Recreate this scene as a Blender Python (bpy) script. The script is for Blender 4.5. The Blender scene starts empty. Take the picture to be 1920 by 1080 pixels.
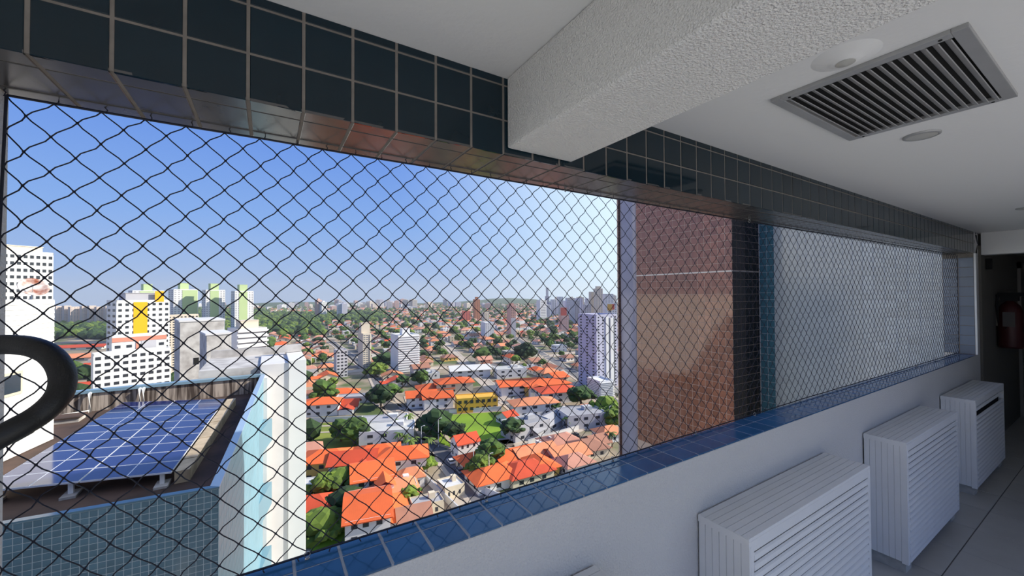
import bpy, bmesh, math, random
import numpy as np
from mathutils import Vector, Matrix, noise
C = bpy.context.scene.collection
# ------------------------------------------------------------------ camera
F = 741.8055
M = np.array([[0.85137768, -0.00402164, -0.52453777],
              [-0.52453465, -0.01493205, -0.85125815],
              [-0.00440897, 0.99988042, -0.0148223]])
cd = bpy.data.cameras.new('camera'); cam = bpy.data.objects.new('camera', cd); C.objects.link(cam)
cd.sensor_width = 36.0; cd.lens = F / 1920 * 36; cd.clip_start = 0.05; cd.clip_end = 9000
mw = Matrix([list(M[i]) + [0] for i in range(3)] + [[0, 0, 0, 1]]); cam.matrix_world = mw
bpy.context.scene.camera = cam
vs = bpy.context.scene.view_settings
vs.view_transform = 'Standard'; vs.look = 'None'; vs.gamma = 1.0; vs.use_curve_mapping = False
vs.exposure = 0.0
# ------------------------------------------------------------------ sky
SUN = Vector((0.80, -0.33, 0.54)).normalized()
world = bpy.data.worlds.new('sky'); bpy.context.scene.world = world; world.use_nodes = True
nt = world.node_tree; N = nt.nodes; L = nt.links; N.clear()
def wn(t, **k):
    n = N.new(t)
    for a, b in k.items(): setattr(n, a, b)
    return n
tc = wn('ShaderNodeTexCoord'); sep = wn('ShaderNodeSeparateXYZ'); L.new(tc.outputs['Generated'], sep.inputs[0])
rp = wn('ShaderNodeValToRGB'); L.new(sep.outputs['Z'], rp.inputs[0])
e = rp.color_ramp.elements
e[0].position = 0.0; e[0].color = (0.42, 0.53, 0.74, 1)
e[1].position = 1.0; e[1].color = (0.05, 0.14, 0.50, 1)
for p_, c_ in ((0.05, (0.35, 0.50, 0.80, 1)), (0.16, (0.245, 0.43, 0.84, 1)), (0.38, (0.125, 0.275, 0.78, 1))):
    x = e.new(p_); x.color = c_
dot = wn('ShaderNodeVectorMath', operation='DOT_PRODUCT'); L.new(tc.outputs['Generated'], dot.inputs[0])
dot.inputs[1].default_value = tuple(Vector((0.88, -0.05, 0.30)).normalized())
mr = wn('ShaderNodeMapRange'); L.new(dot.outputs['Value'], mr.inputs[0]); mr.interpolation_type = 'SMOOTHSTEP'; mr.inputs[1].default_value = 0.24; mr.inputs[2].default_value = 1.0
mr.inputs[3].default_value = 0.0; mr.inputs[4].default_value = 0.97
mixs = wn('ShaderNodeMix', data_type='RGBA'); L.new(mr.outputs[0], mixs.inputs[0]); L.new(rp.outputs[0], mixs.inputs[6]); mixs.inputs[7].default_value = (1.10, 1.30, 1.30, 1)
bg = wn('ShaderNodeBackground'); L.new(mixs.outputs[2], bg.inputs[0]); bg.inputs[1].default_value = 1.0
wo = wn('ShaderNodeOutputWorld'); L.new(bg.outputs[0], wo.inputs[0])
sd = bpy.data.lights.new('sun', 'SUN'); sd.energy = 5.6; sd.angle = 0.009; sd.color = (1.0, 0.94, 0.84)
so = bpy.data.objects.new('sun', sd); C.objects.link(so); so.rotation_euler = SUN.to_track_quat('Z', 'Y').to_euler()

# ------------------------------------------------------------------ camera maths used only to place things in the world
def ray(x, y):
    return Vector((M @ np.array([x - 960, -(y - 540), -F])).tolist()) / F
def on_z(x, y, z): r = ray(x, y); return r * (z / r.z)
def on_y(x, y, v): r = ray(x, y); return r * (v / r.y)
def on_x(x, y, v): r = ray(x, y); return r * (v / r.x)
MT = M.T
def proj(p):
    c = MT @ np.array(p, float); 
    if c[2] > -0.01: return (-9999, -9999, -1)
    return (960 - F * c[0] / c[2], 540 + F * c[1] / c[2], -c[2])
GZ = -60.0
def G(x, y): return on_z(x, y, GZ)

# ------------------------------------------------------------------ materials
def srgb(r, g, b):
    f = lambda c: (c / 255 / 12.92) if c / 255 <= 0.04045 else ((c / 255 + 0.055) / 1.055) ** 2.4
    return (f(r), f(g), f(b), 1)
MATS = {}
def mat(name, col, rough=0.6, metal=0.0, spec=0.5, var=0.0, vscale=5.0, col2=None, bump=0.0, bscale=80.0, bdetail=3.0, kind='noise', coat=0.0, obj_rand=0.0, coords='Object'):
    if name in MATS: return MATS[name]
    m = bpy.data.materials.new(name); m.use_nodes = True; n = m.node_tree.nodes; l = m.node_tree.links
    b = n['Principled BSDF']; b.inputs['Roughness'].default_value = rough; b.inputs['Metallic'].default_value = metal
    b.inputs['Specular IOR Level'].default_value = spec; b.inputs['Coat Weight'].default_value = coat
    t = n.new('ShaderNodeTexCoord')
    c2 = col2 if col2 else tuple(max(0, c * (1 - 0.5)) for c in col[:3]) + (1,)
    last = None
    if var > 0:
        q = n.new('ShaderNodeTexNoise'); q.inputs['Scale'].default_value = vscale; q.inputs['Detail'].default_value = 5
        l.new(t.outputs[coords], q.inputs['Vector'])
        r = n.new('ShaderNodeMapRange'); r.inputs[1].default_value = 0.38; r.inputs[2].default_value = 0.68; l.new(q.outputs['Fac'], r.inputs[0])
        r.inputs[4].default_value = var
        x = n.new('ShaderNodeMix'); x.data_type = 'RGBA'; l.new(r.outputs[0], x.inputs[0]); x.inputs[6].default_value = col; x.inputs[7].default_value = c2
        last = x.outputs[2]
    if obj_rand > 0:
        oi = n.new('ShaderNodeObjectInfo'); hs = n.new('ShaderNodeHueSaturation')
        r = n.new('ShaderNodeMapRange'); r.inputs[3].default_value = 1 - obj_rand; r.inputs[4].default_value = 1 + obj_rand; l.new(oi.outputs['Random'], r.inputs[0])
        l.new(r.outputs[0], hs.inputs['Value'])
        if last: l.new(last, hs.inputs['Color'])
        else: hs.inputs['Color'].default_value = col
        last = hs.outputs[0]
    if last: l.new(last, b.inputs['Base Color'])
    else: b.inputs['Base Color'].default_value = col
    if bump > 0:
        if kind == 'wave':
            q = n.new('ShaderNodeTexWave'); q.inputs['Scale'].default_value = bscale; q.inputs['Distortion'].default_value = 0.3
        elif kind == 'voronoi':
            q = n.new('ShaderNodeTexVoronoi'); q.inputs['Scale'].default_value = bscale
        else:
            q = n.new('ShaderNodeTexNoise'); q.inputs['Scale'].default_value = bscale; q.inputs['Detail'].default_value = bdetail
        l.new(t.outputs['Object'], q.inputs['Vector'])
        bp = n.new('ShaderNodeBump'); bp.inputs['Strength'].default_value = bump; bp.inputs['Distance'].default_value = 0.01
        l.new(q.outputs[0], bp.inputs['Height']); l.new(bp.outputs[0], b.inputs['Normal'])
    MATS[name] = m
    return m
plaster = mat('white_plaster', (0.62, 0.61, 0.60, 1), 0.88, bump=0.6, bscale=140, bdetail=2, var=0.12, vscale=2.5, col2=(0.50, 0.49, 0.47, 1))
rough_plaster = mat('textured_plaster', (0.86, 0.85, 0.82, 1), 0.9, bump=0.9, bscale=210, bdetail=2)
ceil_m = mat('ceiling_paint', (0.80, 0.795, 0.78, 1), 0.8, bump=0.1, bscale=60)
tile_blue = mat('glazed_blue_tile', (0.004, 0.017, 0.027, 1), 0.06, spec=0.45, var=0.25, vscale=9, obj_rand=0.12)
tile_soff = mat('glazed_soffit_tile', (0.085, 0.082, 0.080, 1), 0.19, spec=0.65, var=0.25, vscale=9, obj_rand=0.12)
tile_sill = mat('glazed_sill_tile', (0.030, 0.115, 0.26, 1), 0.08, spec=0.4, var=0.3, vscale=9, obj_rand=0.12)
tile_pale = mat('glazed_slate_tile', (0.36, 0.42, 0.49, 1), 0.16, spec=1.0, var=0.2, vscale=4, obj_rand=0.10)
tile_mosaic = mat('facade_blue_tile', (0.085, 0.17, 0.25, 1), 0.12, spec=0.5, var=0.3, vscale=3, obj_rand=0.15)
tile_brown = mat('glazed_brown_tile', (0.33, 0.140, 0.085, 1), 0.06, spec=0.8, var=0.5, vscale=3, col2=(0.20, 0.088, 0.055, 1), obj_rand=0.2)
grout = mat('grey_grout', (0.22, 0.195, 0.17, 1), 0.9, var=0.4, vscale=30)
grout_pale = mat('pale_grout', (0.40, 0.44, 0.52, 1), 0.9)
grout_brown = mat('pinkish_grout', (0.50, 0.38, 0.32, 1), 0.9)
floor_m = mat('floor_tile', (0.50, 0.49, 0.46, 1), 0.35, var=0.15, vscale=6, obj_rand=0.05)
floor_g = mat('floor_grout', (0.14, 0.135, 0.13, 1), 0.9)
alu = mat('white_aluminium', (0.80, 0.80, 0.80, 1), 0.42, spec=0.5, var=0.18, vscale=7, col2=(0.62, 0.61, 0.60, 1))
dark_in = mat('dark_interior', (0.012, 0.012, 0.012, 1), 0.9)
vent_m = mat('grey_aluminium', (0.42, 0.42, 0.42, 1), 0.45, metal=0.25, var=0.2, vscale=8)
blackrope = mat('black_nylon_cord', (0.006, 0.008, 0.022, 1), 0.6)
blackfoam = mat('black_rubber_foam', (0.004, 0.004, 0.004, 1), 0.5, bump=0.1, bscale=300)
steel = mat('zinc_steel', (0.45, 0.45, 0.45, 1), 0.35, metal=0.9)
glass_d = mat('window_glass_dark', (0.03, 0.04, 0.055, 1), 0.12, spec=0.7)
lens = mat('frosted_lens', (0.50, 0.49, 0.45, 1), 0.3)
conc = mat('stained_concrete', (0.62, 0.59, 0.55, 1), 0.9, var=0.75, vscale=1.6, col2=(0.30, 0.27, 0.25, 1))
white_wall = mat('white_render', (0.80, 0.79, 0.76, 1), 0.8, var=0.25, vscale=0.8, col2=(0.62, 0.60, 0.57, 1))
pier_m = mat('pier_render', (0.74, 0.72, 0.70, 1), 0.8, var=0.35, vscale=1.2, col2=(0.60, 0.57, 0.55, 1))
coping = mat('painted_metal_coping', (0.22, 0.34, 0.42, 1), 0.35, spec=0.5)
pv = mat('photovoltaic_cells', (0.022, 0.032, 0.13, 1), 0.10, spec=0.6)
pvw = mat('white_panel_line', (0.70, 0.72, 0.78, 1), 0.4)
roof_dark = mat('bituminous_roof', (0.11, 0.065, 0.048, 1), 0.95, var=0.8, vscale=1.0, col2=(0.030, 0.022, 0.018, 1))
# vertical rain streaks on the roof parapet
def streak_mat():
    m = bpy.data.materials.new('rain_streaked_concrete'); m.use_nodes = True; n = m.node_tree.nodes; l = m.node_tree.links
    b = n['Principled BSDF']; b.inputs['Roughness'].default_value = 0.95
    t = n.new('ShaderNodeTexCoord'); mp = n.new('ShaderNodeMapping'); mp.inputs['Scale'].default_value = (6, 6, 0.35); l.new(t.outputs['Object'], mp.inputs[0])
    q = n.new('ShaderNodeTexNoise'); q.inputs['Scale'].default_value = 1.6; q.inputs['Detail'].default_value = 6; l.new(mp.outputs[0], q.inputs['Vector'])
    r = n.new('ShaderNodeValToRGB'); l.new(q.outputs['Fac'], r.inputs[0])
    r.color_ramp.elements[0].position = 0.40; r.color_ramp.elements[0].color = (0.07, 0.05, 0.04, 1)
    r.color_ramp.elements[1].position = 0.60; r.color_ramp.elements[1].color = (0.50, 0.42, 0.35, 1)
    l.new(r.outputs[0], b.inputs['Base Color']); return m
streaks = streak_mat()

# ------------------------------------------------------------------ mesh helpers
class MB:
    def __init__(s): s.v = []; s.f = []; s.m = []; s.mats = []
    def mi(s, m):
        if m not in s.mats: s.mats.append(m)
        return s.mats.index(m)
    def poly(s, pts, m):
        k = len(s.v); s.v += [tuple(p) for p in pts]; s.f.append(tuple(range(k, k + len(pts)))); s.m.append(s.mi(m))
    def box(s, a, b, m, rot=0.0, at=(0, 0, 0)):
        k = len(s.v); c, sn = math.cos(rot), math.sin(rot)
        for z in (a[2], b[2]):
            for x, y in ((a[0], a[1]), (b[0], a[1]), (b[0], b[1]), (a[0], b[1])):
                s.v.append((at[0] + x * c - y * sn, at[1] + x * sn + y * c, at[2] + z))
        i = s.mi(m)
        for q in ((0, 3, 2, 1), (4, 5, 6, 7), (0, 1, 5, 4), (1, 2, 6, 5), (2, 3, 7, 6), (3, 0, 4, 7)):
            s.f.append(tuple(k + t for t in q)); s.m.append(i)
    def prism(s, foot, z0, z1, m):
        n = len(foot); k = len(s.v); s.v += [(p[0], p[1], z0) for p in foot] + [(p[0], p[1], z1) for p in foot]; i = s.mi(m)
        s.f.append(tuple(k + n - 1 - j for j in range(n))); s.m.append(i)
        s.f.append(tuple(k + n + j for j in range(n))); s.m.append(i)
        for j in range(n):
            q = (j + 1) % n; s.f.append((k + j, k + q, k + n + q, k + n + j)); s.m.append(i)
    def tube(s, pts, r, m, n=8, cap=True):
        k0 = len(s.v); i = s.mi(m); pts = [Vector(p) for p in pts]; rr = r if isinstance(r, (list, tuple)) else [r] * len(pts)
        up = Vector((0, 0, 1))
        for j, p in enumerate(pts):
            d = (pts[min(j + 1, len(pts) - 1)] - pts[max(j - 1, 0)]).normalized()
            a = d.cross(up)
            if a.length < 1e-3: a = d.cross(Vector((0, 1, 0)))
            a.normalize(); b = a.cross(d)
            for q in range(n):
                t = 2 * math.pi * q / n; s.v.append(tuple(p + (a * math.cos(t) + b * math.sin(t)) * rr[j]))
        for j in range(len(pts) - 1):
            for q in range(n):
                a0 = k0 + j * n + q; a1 = k0 + j * n + (q + 1) % n
                s.f.append((a0, a1, a1 + n, a0 + n)); s.m.append(i)
        if cap:
            s.f.append(tuple(k0 + q for q in range(n))[::-1]); s.m.append(i)
            s.f.append(tuple(k0 + (len(pts) - 1) * n + q for q in range(n))); s.m.append(i)
    def lathe(s, prof, m, at=(0, 0, 0), n=24):
        k0 = len(s.v); i = s.mi(m)
        for r, z in prof:
            for q in range(n):
                t = 2 * math.pi * q / n; s.v.append((at[0] + r * math.cos(t), at[1] + r * math.sin(t), at[2] + z))
        for j in range(len(prof) - 1):
            for q in range(n):
                a0 = k0 + j * n + q; a1 = k0 + j * n + (q + 1) % n
                s.f.append((a0, a1, a1 + n, a0 + n)); s.m.append(i)
        s.f.append(tuple(k0 + (len(prof) - 1) * n + q for q in range(n))); s.m.append(i)
    def mesh(s, name, smooth=False):
        me = bpy.data.meshes.new(name); me.from_pydata(s.v, [], s.f)
        for m in s.mats: me.materials.append(m)
        me.polygons.foreach_set('material_index', s.m)
        if smooth: me.polygons.foreach_set('use_smooth', [True] * len(s.f))
        me.update(); return me
    def obj(s, name, parent=None, smooth=False, bevel=0.0, **k):
        return link(name, s.mesh(name, smooth), parent, bevel=bevel, **k)
def link(name, me, parent=None, loc=None, rot=None, bevel=0.0, **props):
    o = bpy.data.objects.new(name, me); C.objects.link(o)
    if parent: o.parent = parent
    if loc is not None: o.location = loc
    if rot is not None: o.rotation_euler = rot
    if bevel > 0:
        b = o.modifiers.new('bevel', 'BEVEL'); b.width = bevel; b.segments = 2; b.limit_method = 'ANGLE'
    for a, v in props.items(): o[a] = v
    return o
def root(name, loc, rz=0.0, **props):
    o = bpy.data.objects.new(name, None); C.objects.link(o); o.location = loc; o.rotation_euler = (0, 0, rz)
    o.empty_display_size = 0.1
    for a, v in props.items(): o[a] = v
    return o
# one bevelled tile, its face toward +Z, side 1 (scaled per use); thickness real
def tile_mesh(name, w, h, t, m, ch=0.0012):
    b = MB(); i = b.mi(m); z = [0, t - ch, t]; ins = [0, 0, ch]
    for zz, q in zip(z, ins):
        for x, y in ((-w / 2 + q, -h / 2 + q), (w / 2 - q, -h / 2 + q), (w / 2 - q, h / 2 - q), (-w / 2 + q, h / 2 - q)): b.v.append((x, y, zz))
    for l_ in (0, 1):
        for q in range(4):
            r_ = (q + 1) % 4; b.f.append((l_ * 4 + q, l_ * 4 + r_, l_ * 4 + 4 + r_, l_ * 4 + 4 + q)); b.m.append(i)
    b.f.append((8, 9, 10, 11)); b.m.append(i)
    return b.mesh(name)
def merged(meshes_mats, name, parent, **k):   # [(mesh, Matrix)] -> one object
    v = []; f = []; mi = []; mats = []
    for me, mx in meshes_mats:
        k0 = len(v); v += [tuple(mx @ q.co) for q in me.vertices]; 
        mm = me.materials[0]
        if mm not in mats: mats.append(mm)
        for p in me.polygons: f.append(tuple(k0 + q for q in p.vertices)); mi.append(mats.index(mm))
    me = bpy.data.meshes.new(name); me.from_pydata(v, [], f)
    for m in mats: me.materials.append(m)
    me.polygons.foreach_set('material_index', mi); me.update()
    return link(name, me, parent, **k)
def tiling(parent, cells, normal, up, mname, m, limit=300, thick=0.006, minpx=9.5, part='tile'):
    """cells: list of (centre Vector, w, h). The ones that show largest become tile objects, the rest one part."""
    n = Vector(normal).normalized(); u = Vector(up).normalized(); r = u.cross(n)
    R = Matrix((r, u, n)).transposed().to_4x4()
    cache = {}; sc = []
    for c, w, h in cells:
        a = proj(c - r * w / 2 ); b = proj(c + r * w / 2); d = proj(c - u * h / 2); e_ = proj(c + u * h / 2); p = proj(c)
        s = min(math.hypot(a[0] - b[0], a[1] - b[1]), math.hypot(d[0] - e_[0], d[1] - e_[1])) if p[2] > 0.02 else 0
        vis = -80 < p[0] < 2000 and -80 < p[1] < 1160
        big = max(math.hypot(a[0] - b[0], a[1] - b[1]), math.hypot(d[0] - e_[0], d[1] - e_[1])) if p[2] > 0.02 else 0
        sc.append((big if (vis and big >= minpx and s > 3) else 0, s))
    order = sorted(range(len(cells)), key=lambda i: -sc[i][0] * 1000 - sc[i][1])
    rest = []
    inv = parent.matrix_world.inverted() if False else Matrix.Translation(-parent.location)
    for rank, i in enumerate(order):
        c, w, h = cells[i]; key = (round(w, 4), round(h, 4))
        if key not in cache: cache[key] = tile_mesh(mname, w, h, thick, m)
        mx = inv @ Matrix.Translation(c) @ R
        tilt = Matrix.Rotation(random.uniform(-.004, .004), 4, 'X') @ Matrix.Rotation(random.uniform(-.004, .004), 4, 'Y')
        mx = mx @ tilt
        if rank < limit and sc[i][0] > 0:
            o = link(part, cache[key], parent); o.matrix_local = mx
        else: rest.append((cache[key], mx))
    if rest: merged(rest, 'small_' + part + 's', parent, kind='stuff')

random.seed(7)
P = 0.1046; TW = 0.1000
# ------------------------------------------------------------------ room shell
Xl, Xr, Yw, Yo = -0.457, 6.40, 1.0, 1.235
ZC, ZH, ZS, ZF = 0.64, 0.412, -0.668, -1.70
XE = 6.58
XB0 = -6.0                # the corridor goes on behind the photographer's left
YB = -1.25                # wall behind the photographer
def structure(name, b, parent=None, **k):
    o = b.obj(name, parent, **k)
    o['kind'] = 'structure'
    return o
def sroot(name, loc=(0, 0, 0)): return root(name, loc, kind='structure')
# floor: joint bed with tiles of its own
fl = sroot('floor')
b = MB(); b.box((XB0, YB - .2, ZF - 0.25), (14.2, 1.0, ZF - 0.003), floor_g); b.obj('floor_slab', fl)
cells = []
FP = 0.4385
xs = [3.441 + FP * k for k in range(-22, 24)]; ys = [0.694 + FP * k for k in range(-5, 1)]
for x in xs:
    for y in ys:
        y1 = min(y + FP, 1.0)
        if x + FP > 14.0 or x < XB0: continue
        cells.append((Vector((x + FP / 2, (y + y1) / 2, ZF - 0.007)), FP - 0.006, (y1 - y) - 0.006))
tiling(fl, cells, (0, 0, 1), (0, 1, 0), 'floor_tile', floor_m, thick=0.007)
# ceiling
b = MB(); b.box((XB0, YB - .2, ZC), (XE, Yo, ZC + 0.35), ceil_m); b.box((XE + .16, YB - .2, 0.50), (14.2, Yo, ZC + 0.35), mat('dim_passage_ceiling', (.22, .21, .19, 1), .9)); b.box((XE, YB - .2, ZC), (XE + .16, Yo, ZC + 0.35), ceil_m)  # far ceiling darkened in colour to stand for the passage's shade
structure('ceiling', b)
# parapet under the opening
wf = sroot('wall_front')
b = MB(); b.box((XB0, Yw, ZF - 0.25), (Xr, Yo - 0.085, ZS - 0.006), plaster)
b.box((Xr, Yw, ZF - 0.25), (XE, Yo, ZC), plaster)
b.obj('parapet', wf, bevel=0.003)
b = MB(); b.box((XB0, Yw + 0.002, ZS - 0.006), (Xr, 1.155, ZS - 0.0015), mat('sill_grout', (.30, .33, .38, 1), .8)); b.obj('grout_bed', wf)
cells = []
k = 0; x0 = 0.2658 - P * 8
while x0 + P * k < Xr - 0.01:
    xa = x0 + P * k; xb_ = min(xa + P, Xr); w = xb_ - xa - 0.0065; xc = (xa + xb_) / 2
    cells.append((Vector((xc, 1.0 + 0.0475, ZS - 0.005)), w, 0.095))
    cells.append((Vector((xc, 1.0 + 0.099 + 0.0285, ZS - 0.005)), w, 0.057))
    k += 1
tiling(wf, cells, (0, 0, 1), (0, 1, 0), 'sill_tile', tile_sill, limit=140, thick=0.005)
# header beam, tile clad
hd = sroot('trim_1')
b = MB(); b.box((XB0, Yw + 0.0018, ZH + 0.0018), (XE - .002, Yo - 0.002, ZC), grout); b.obj('beam_core', hd)
cells = []; k = 0; x0 = -0.3521 - P
while x0 + P * k < XE - 0.01:
    xa = x0 + P * k; xb_ = min(xa + P, XE); w = xb_ - xa - 0.0068; xc = (xa + xb_) / 2
    for za, zb in ((ZH, 0.5108), (0.5158, 0.6148), (0.6198, ZC)):
        cells.append((Vector((xc, Yw + 0.006, (za + zb) / 2)), w, zb - za))
    k += 1
tiling(hd, cells, (0, -1, 0), (0, 0, 1), 'header_tile', tile_blue, limit=170, thick=0.006)
cells = []
for j in range(k):
    xa = x0 + P * j; xb_ = min(xa + P, Xr); w = xb_ - xa - 0.0068; xc = (xa + xb_) / 2
    if w < 0.02: continue
    for ya, yb in ((1.0, 1.0495), (1.0545, 1.176), (1.181, Yo)):
        cells.append((Vector((xc, (ya + yb) / 2, ZH + 0.006)), w, yb - ya))
tiling(hd, cells, (0, 0, -1), (0, 1, 0), 'soffit_tile', tile_soff, limit=130, thick=0.006)
# right jamb
jr = sroot('trim_2')
b = MB(); b.box((Xr - .0035, Yw + 0.004, ZS), (Xr + 0.006, Yo, ZH), grout); b.obj('grout_bed', jr)
cells = []; z = ZH - 0.042
while z > ZS:
    za = max(z - P, ZS + 0.001)
    cells.append((Vector((Xr, 1.06, (z + za) / 2)), 0.108, (z - za) - 0.005)); cells.append((Vector((Xr, 1.175, (z + za) / 2)), 0.112, (z - za) - 0.005)); z -= P
tiling(jr, cells, (-1, 0, 0), (0, 0, 1), 'jamb_tile', mat('jamb_glaze', (.16, .20, .27, 1), .2, obj_rand=.1), thick=0.005)
b = MB(); b.box((Xr - 0.004, Yw - 0.012, ZS + 0.0), (Xr + 0.03, Yw + 0.004, ZH), alu); b.box((Xr, Yw, ZH - 0.04), (Xr + 0.01, Yo, ZH), alu)
b.obj('edge_trim', jr, bevel=0.002)
# left jamb
b = MB(); b.box((XB0, Yw, ZS - 0.006), (Xl, Yo, ZH + 0.01), plaster)
structure('trim_3', b, bevel=0.003)
# cross beam
b = MB()
nx, ny = 1, 1
b.box((0.600, YB, 0.430), (0.845, 0.998, ZC), rough_plaster)
structure('trim_4', b, bevel=0.006)
# lintel over the dark passage and passage walls
b = MB(); b.box((XE + .001, YB, 0.400), (XE + 0.16, .979, ZC), ceil_m); structure('trim_5', b, bevel=0.004)
dimw = mat('dim_passage_wall', (0.14, 0.13, 0.11, 1), 0.8)  # wall colour darkened to stand for the unlit passage
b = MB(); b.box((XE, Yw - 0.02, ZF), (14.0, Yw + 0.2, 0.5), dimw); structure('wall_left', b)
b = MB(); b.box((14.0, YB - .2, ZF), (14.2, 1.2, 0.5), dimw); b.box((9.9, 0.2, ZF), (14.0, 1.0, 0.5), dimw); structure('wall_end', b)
# wall behind the photographer, its bay left open to admit fill light
b = MB(); b.box((4.2, YB - 0.2, ZF), (14.2, YB, ZC), plaster); b.box((XB0, YB - 0.2, ZF), (-5.5, YB, ZC), plaster)
structure('wall_back', b)
# unseen pale paving and wall added to bounce sun into the corridor
b = MB(); b.box((XB0, -9.0, ZF - 0.25), (5.4, YB - .2, ZF - 0.006), mat('bounce_paving', (.80, .77, .72, 1), .9)); b.box((XB0, -9.0, ZF - .006), (5.4, -8.8, ZF + 1.0), white_wall)
o = b.obj('bounce_terrace'); o['kind'] = 'structure'
b = MB(); b.box((XB0 - 0.2, YB - .2, ZF), (XB0, Yo, ZC), plaster); structure('wall_far', b)
# unseen white wall added to bounce sun; the glazed tiles mirror it
b = MB(); b.box((-4.6, 1.25, -14), (-4.0, 8.4, 8.5), white_wall)
o = b.obj('bounce_wall'); o['kind'] = 'structure'

# ------------------------------------------------------------------ ceiling vent
v = root('ceiling_vent', (1.732, 0.438, ZC), label='grey louvred air vent let into the white ceiling', category='vent')
def vent():
    hx, hy = 0.322, 0.2175
    b = MB(); z0, z1 = -0.012, 0.0
    ix, iy = 0.292, 0.188
    b.box((-hx, -hy, z0), (hx, -iy, z1), vent_m); b.box((-hx, iy, z0), (hx, hy, z1), vent_m)
    b.box((-hx, -iy, z0), (-ix, iy, z1), vent_m); b.box((ix, -iy, z0), (hx, iy, z1), vent_m)
    b.obj('frame', v, bevel=0.0015)
    b = MB(); b.box((-ix, -iy, -0.0005), (ix, iy, -0.0001), dark_in); b.obj('duct_shade_sheet', v)  # black sheet stands for the unlit duct behind the slats
    n = 17; me = None
    for k in range(n):
        y = -iy + (k + 0.5) * 2 * iy / n
        if me is None:
            b = MB(); c, s = math.cos(0.85), math.sin(0.85)
            for x in (-ix, ix):
                for u, w in ((-0.010, -0.0012), (0.010, -0.0012), (0.010, 0.0012), (-0.010, 0.0012)): b.v.append((x, u * c - w * s, -0.010 + u * s * 0.6 + w * c))
            i = b.mi(vent_m)
            for q in ((0, 1, 2, 3), (7, 6, 5, 4), (0, 4, 5, 1), (1, 5, 6, 2), (2, 6, 7, 3), (3, 7, 4, 0)): b.f.append(q); b.m.append(i)
            me = b.mesh('slat')
        link('slat', me, v, (0, y, 0))
    b = MB()
    for x in (-hx + 0.014, hx - 0.014):
        for y in (-hy + 0.05, hy - 0.05): b.lathe([(0.004, z0), (0.004, z0 - 0.002)], dark_in, (x, y, 0), 8)
    b.obj('screws', v, kind='stuff')
vent()
# downlights
def downlight(loc, r, label, dome=False):
    o = root('downlight', loc, label=label, category='ceiling light', group='round ceiling fittings')
    b = MB()
    if dome: b.lathe([(r * 2.9, 0.0), (r * 2.5, -0.004), (r * 1.8, -0.010), (r * 1.25, -0.014), (r * 1.05, -0.018)], ceil_m, n=32); z = -0.018
    else: b.lathe([(r, 0), (r * 0.99, -0.006), (r * 0.86, -0.009), (r * 0.80, -0.006)], vent_m, n=32); z = -0.006
    b.obj('trim_ring', o, smooth=True)
    b = MB(); b.lathe([(r * 0.84, z - 0.001), (r * 0.6, z - 0.004), (r * 0.05, z - 0.006)], lens, n=24); b.obj('lens', o, smooth=True)
    return o
downlight((2.262, 0.487, ZC), 0.056, 'round frosted downlight in the ceiling beside the louvred vent')
downlight((1.330, 0.430, ZC), 0.026, 'small round ceiling fitting on a shallow white dome between crossbeam and vent', True)
downlight((4.93, 0.50, ZC), 0.056, 'far downlight in the ceiling at the right edge of the photo')

# ------------------------------------------------------------------ air conditioner covers
W, Dp, Hh = 1.175, 0.205, 0.73
def cover_meshes():
    d = {}
    b = MB()   # top : ribs along x
    n = 7
    for k in range(n):
        y0 = -Dp + k * (Dp - 0.004) / n; b.box((0.0, y0 + 0.0012, -0.010), (W, y0 + (Dp - 0.004) / n - 0.0012, 0.0), alu)
    b.box((0.002, -Dp + .001, -0.012), (W - .002, -0.004, -0.003), alu)
    d['top_panel'] = b.mesh('top_panel')
    b = MB()   # side : vertical ribs
    n = 6
    for k in range(n):
        y0 = -Dp + 0.03 + k * (Dp - 0.034) / n; b.box((0.0, y0 + 0.001, -Hh + 0.01), (0.006, y0 + (Dp - 0.034) / n - 0.001, -0.012), alu)
    b.box((0.003, -Dp + .03, -Hh + 0.012), (0.008, -0.004, -0.012), alu)
    b.box((-0.002, -Dp + .0005, -0.028), (0.0, -0.003, -0.002), alu)
    d['side_panel'] = b.mesh('side_panel')
    b = MB(); b.box((0, -Dp, -Hh), (0.032, -Dp + 0.030, -0.012), alu); b.box((0.008, -Dp - .001, -Hh + 0.01), (0.012, -Dp, -0.03), alu)
    d['corner_post'] = b.mesh('corner_post')
    b = MB(); b.box((0.032, -Dp, -0.055), (W - 0.032, -Dp + 0.012, -0.012), alu); d['front_rail'] = b.mesh('front_rail')
    b = MB(); L_ = W - 0.064
    pr = [(0.0, 0.0), (-0.0005, -0.010), (-0.004, -0.030), (0.012, -0.036), (0.013, -0.034), (-0.001, -0.027), (0.004, -0.001)]
    pr = [(-0.004, -0.0215), (0.000, -0.0245), (0.003, -0.0215), (0.0075, 0.000), (0.0045, 0.0005), (-0.001, -0.005)]
    nn = len(pr)
    for x in (0.032, W - 0.032):
        for y, z in pr: b.v.append((x, -Dp + y, z))
    i = b.mi(alu)
    b.f.append(tuple(range(nn))[::-1]); b.m.append(i); b.f.append(tuple(range(nn, 2 * nn))); b.m.append(i)
    for q in range(nn):
        r_ = (q + 1) % nn; b.f.append((q, r_, nn + r_, nn + q)); b.m.append(i)
    d['slat'] = b.mesh('slat')
    b = MB(); b.box((0, -0.045, ZF + 0.905 + 0.0), (0.10, 0.045, -Hh + 0.012), mat('concrete_foot', (0.50, 0.49, 0.46, 1), 0.9, var=0.4, vscale=20)); d['foot'] = b.mesh('foot')
    b = MB(); b.box((0.012, -Dp + 0.035, -Hh + 0.02), (W - 0.012, -0.006, -0.02), dark_in); d['shade_box'] = b.mesh('slat_shade_box')  # black box stands for the shade seen between the slats
    return d
cm = cover_meshes()
ZT = -0.905
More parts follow.
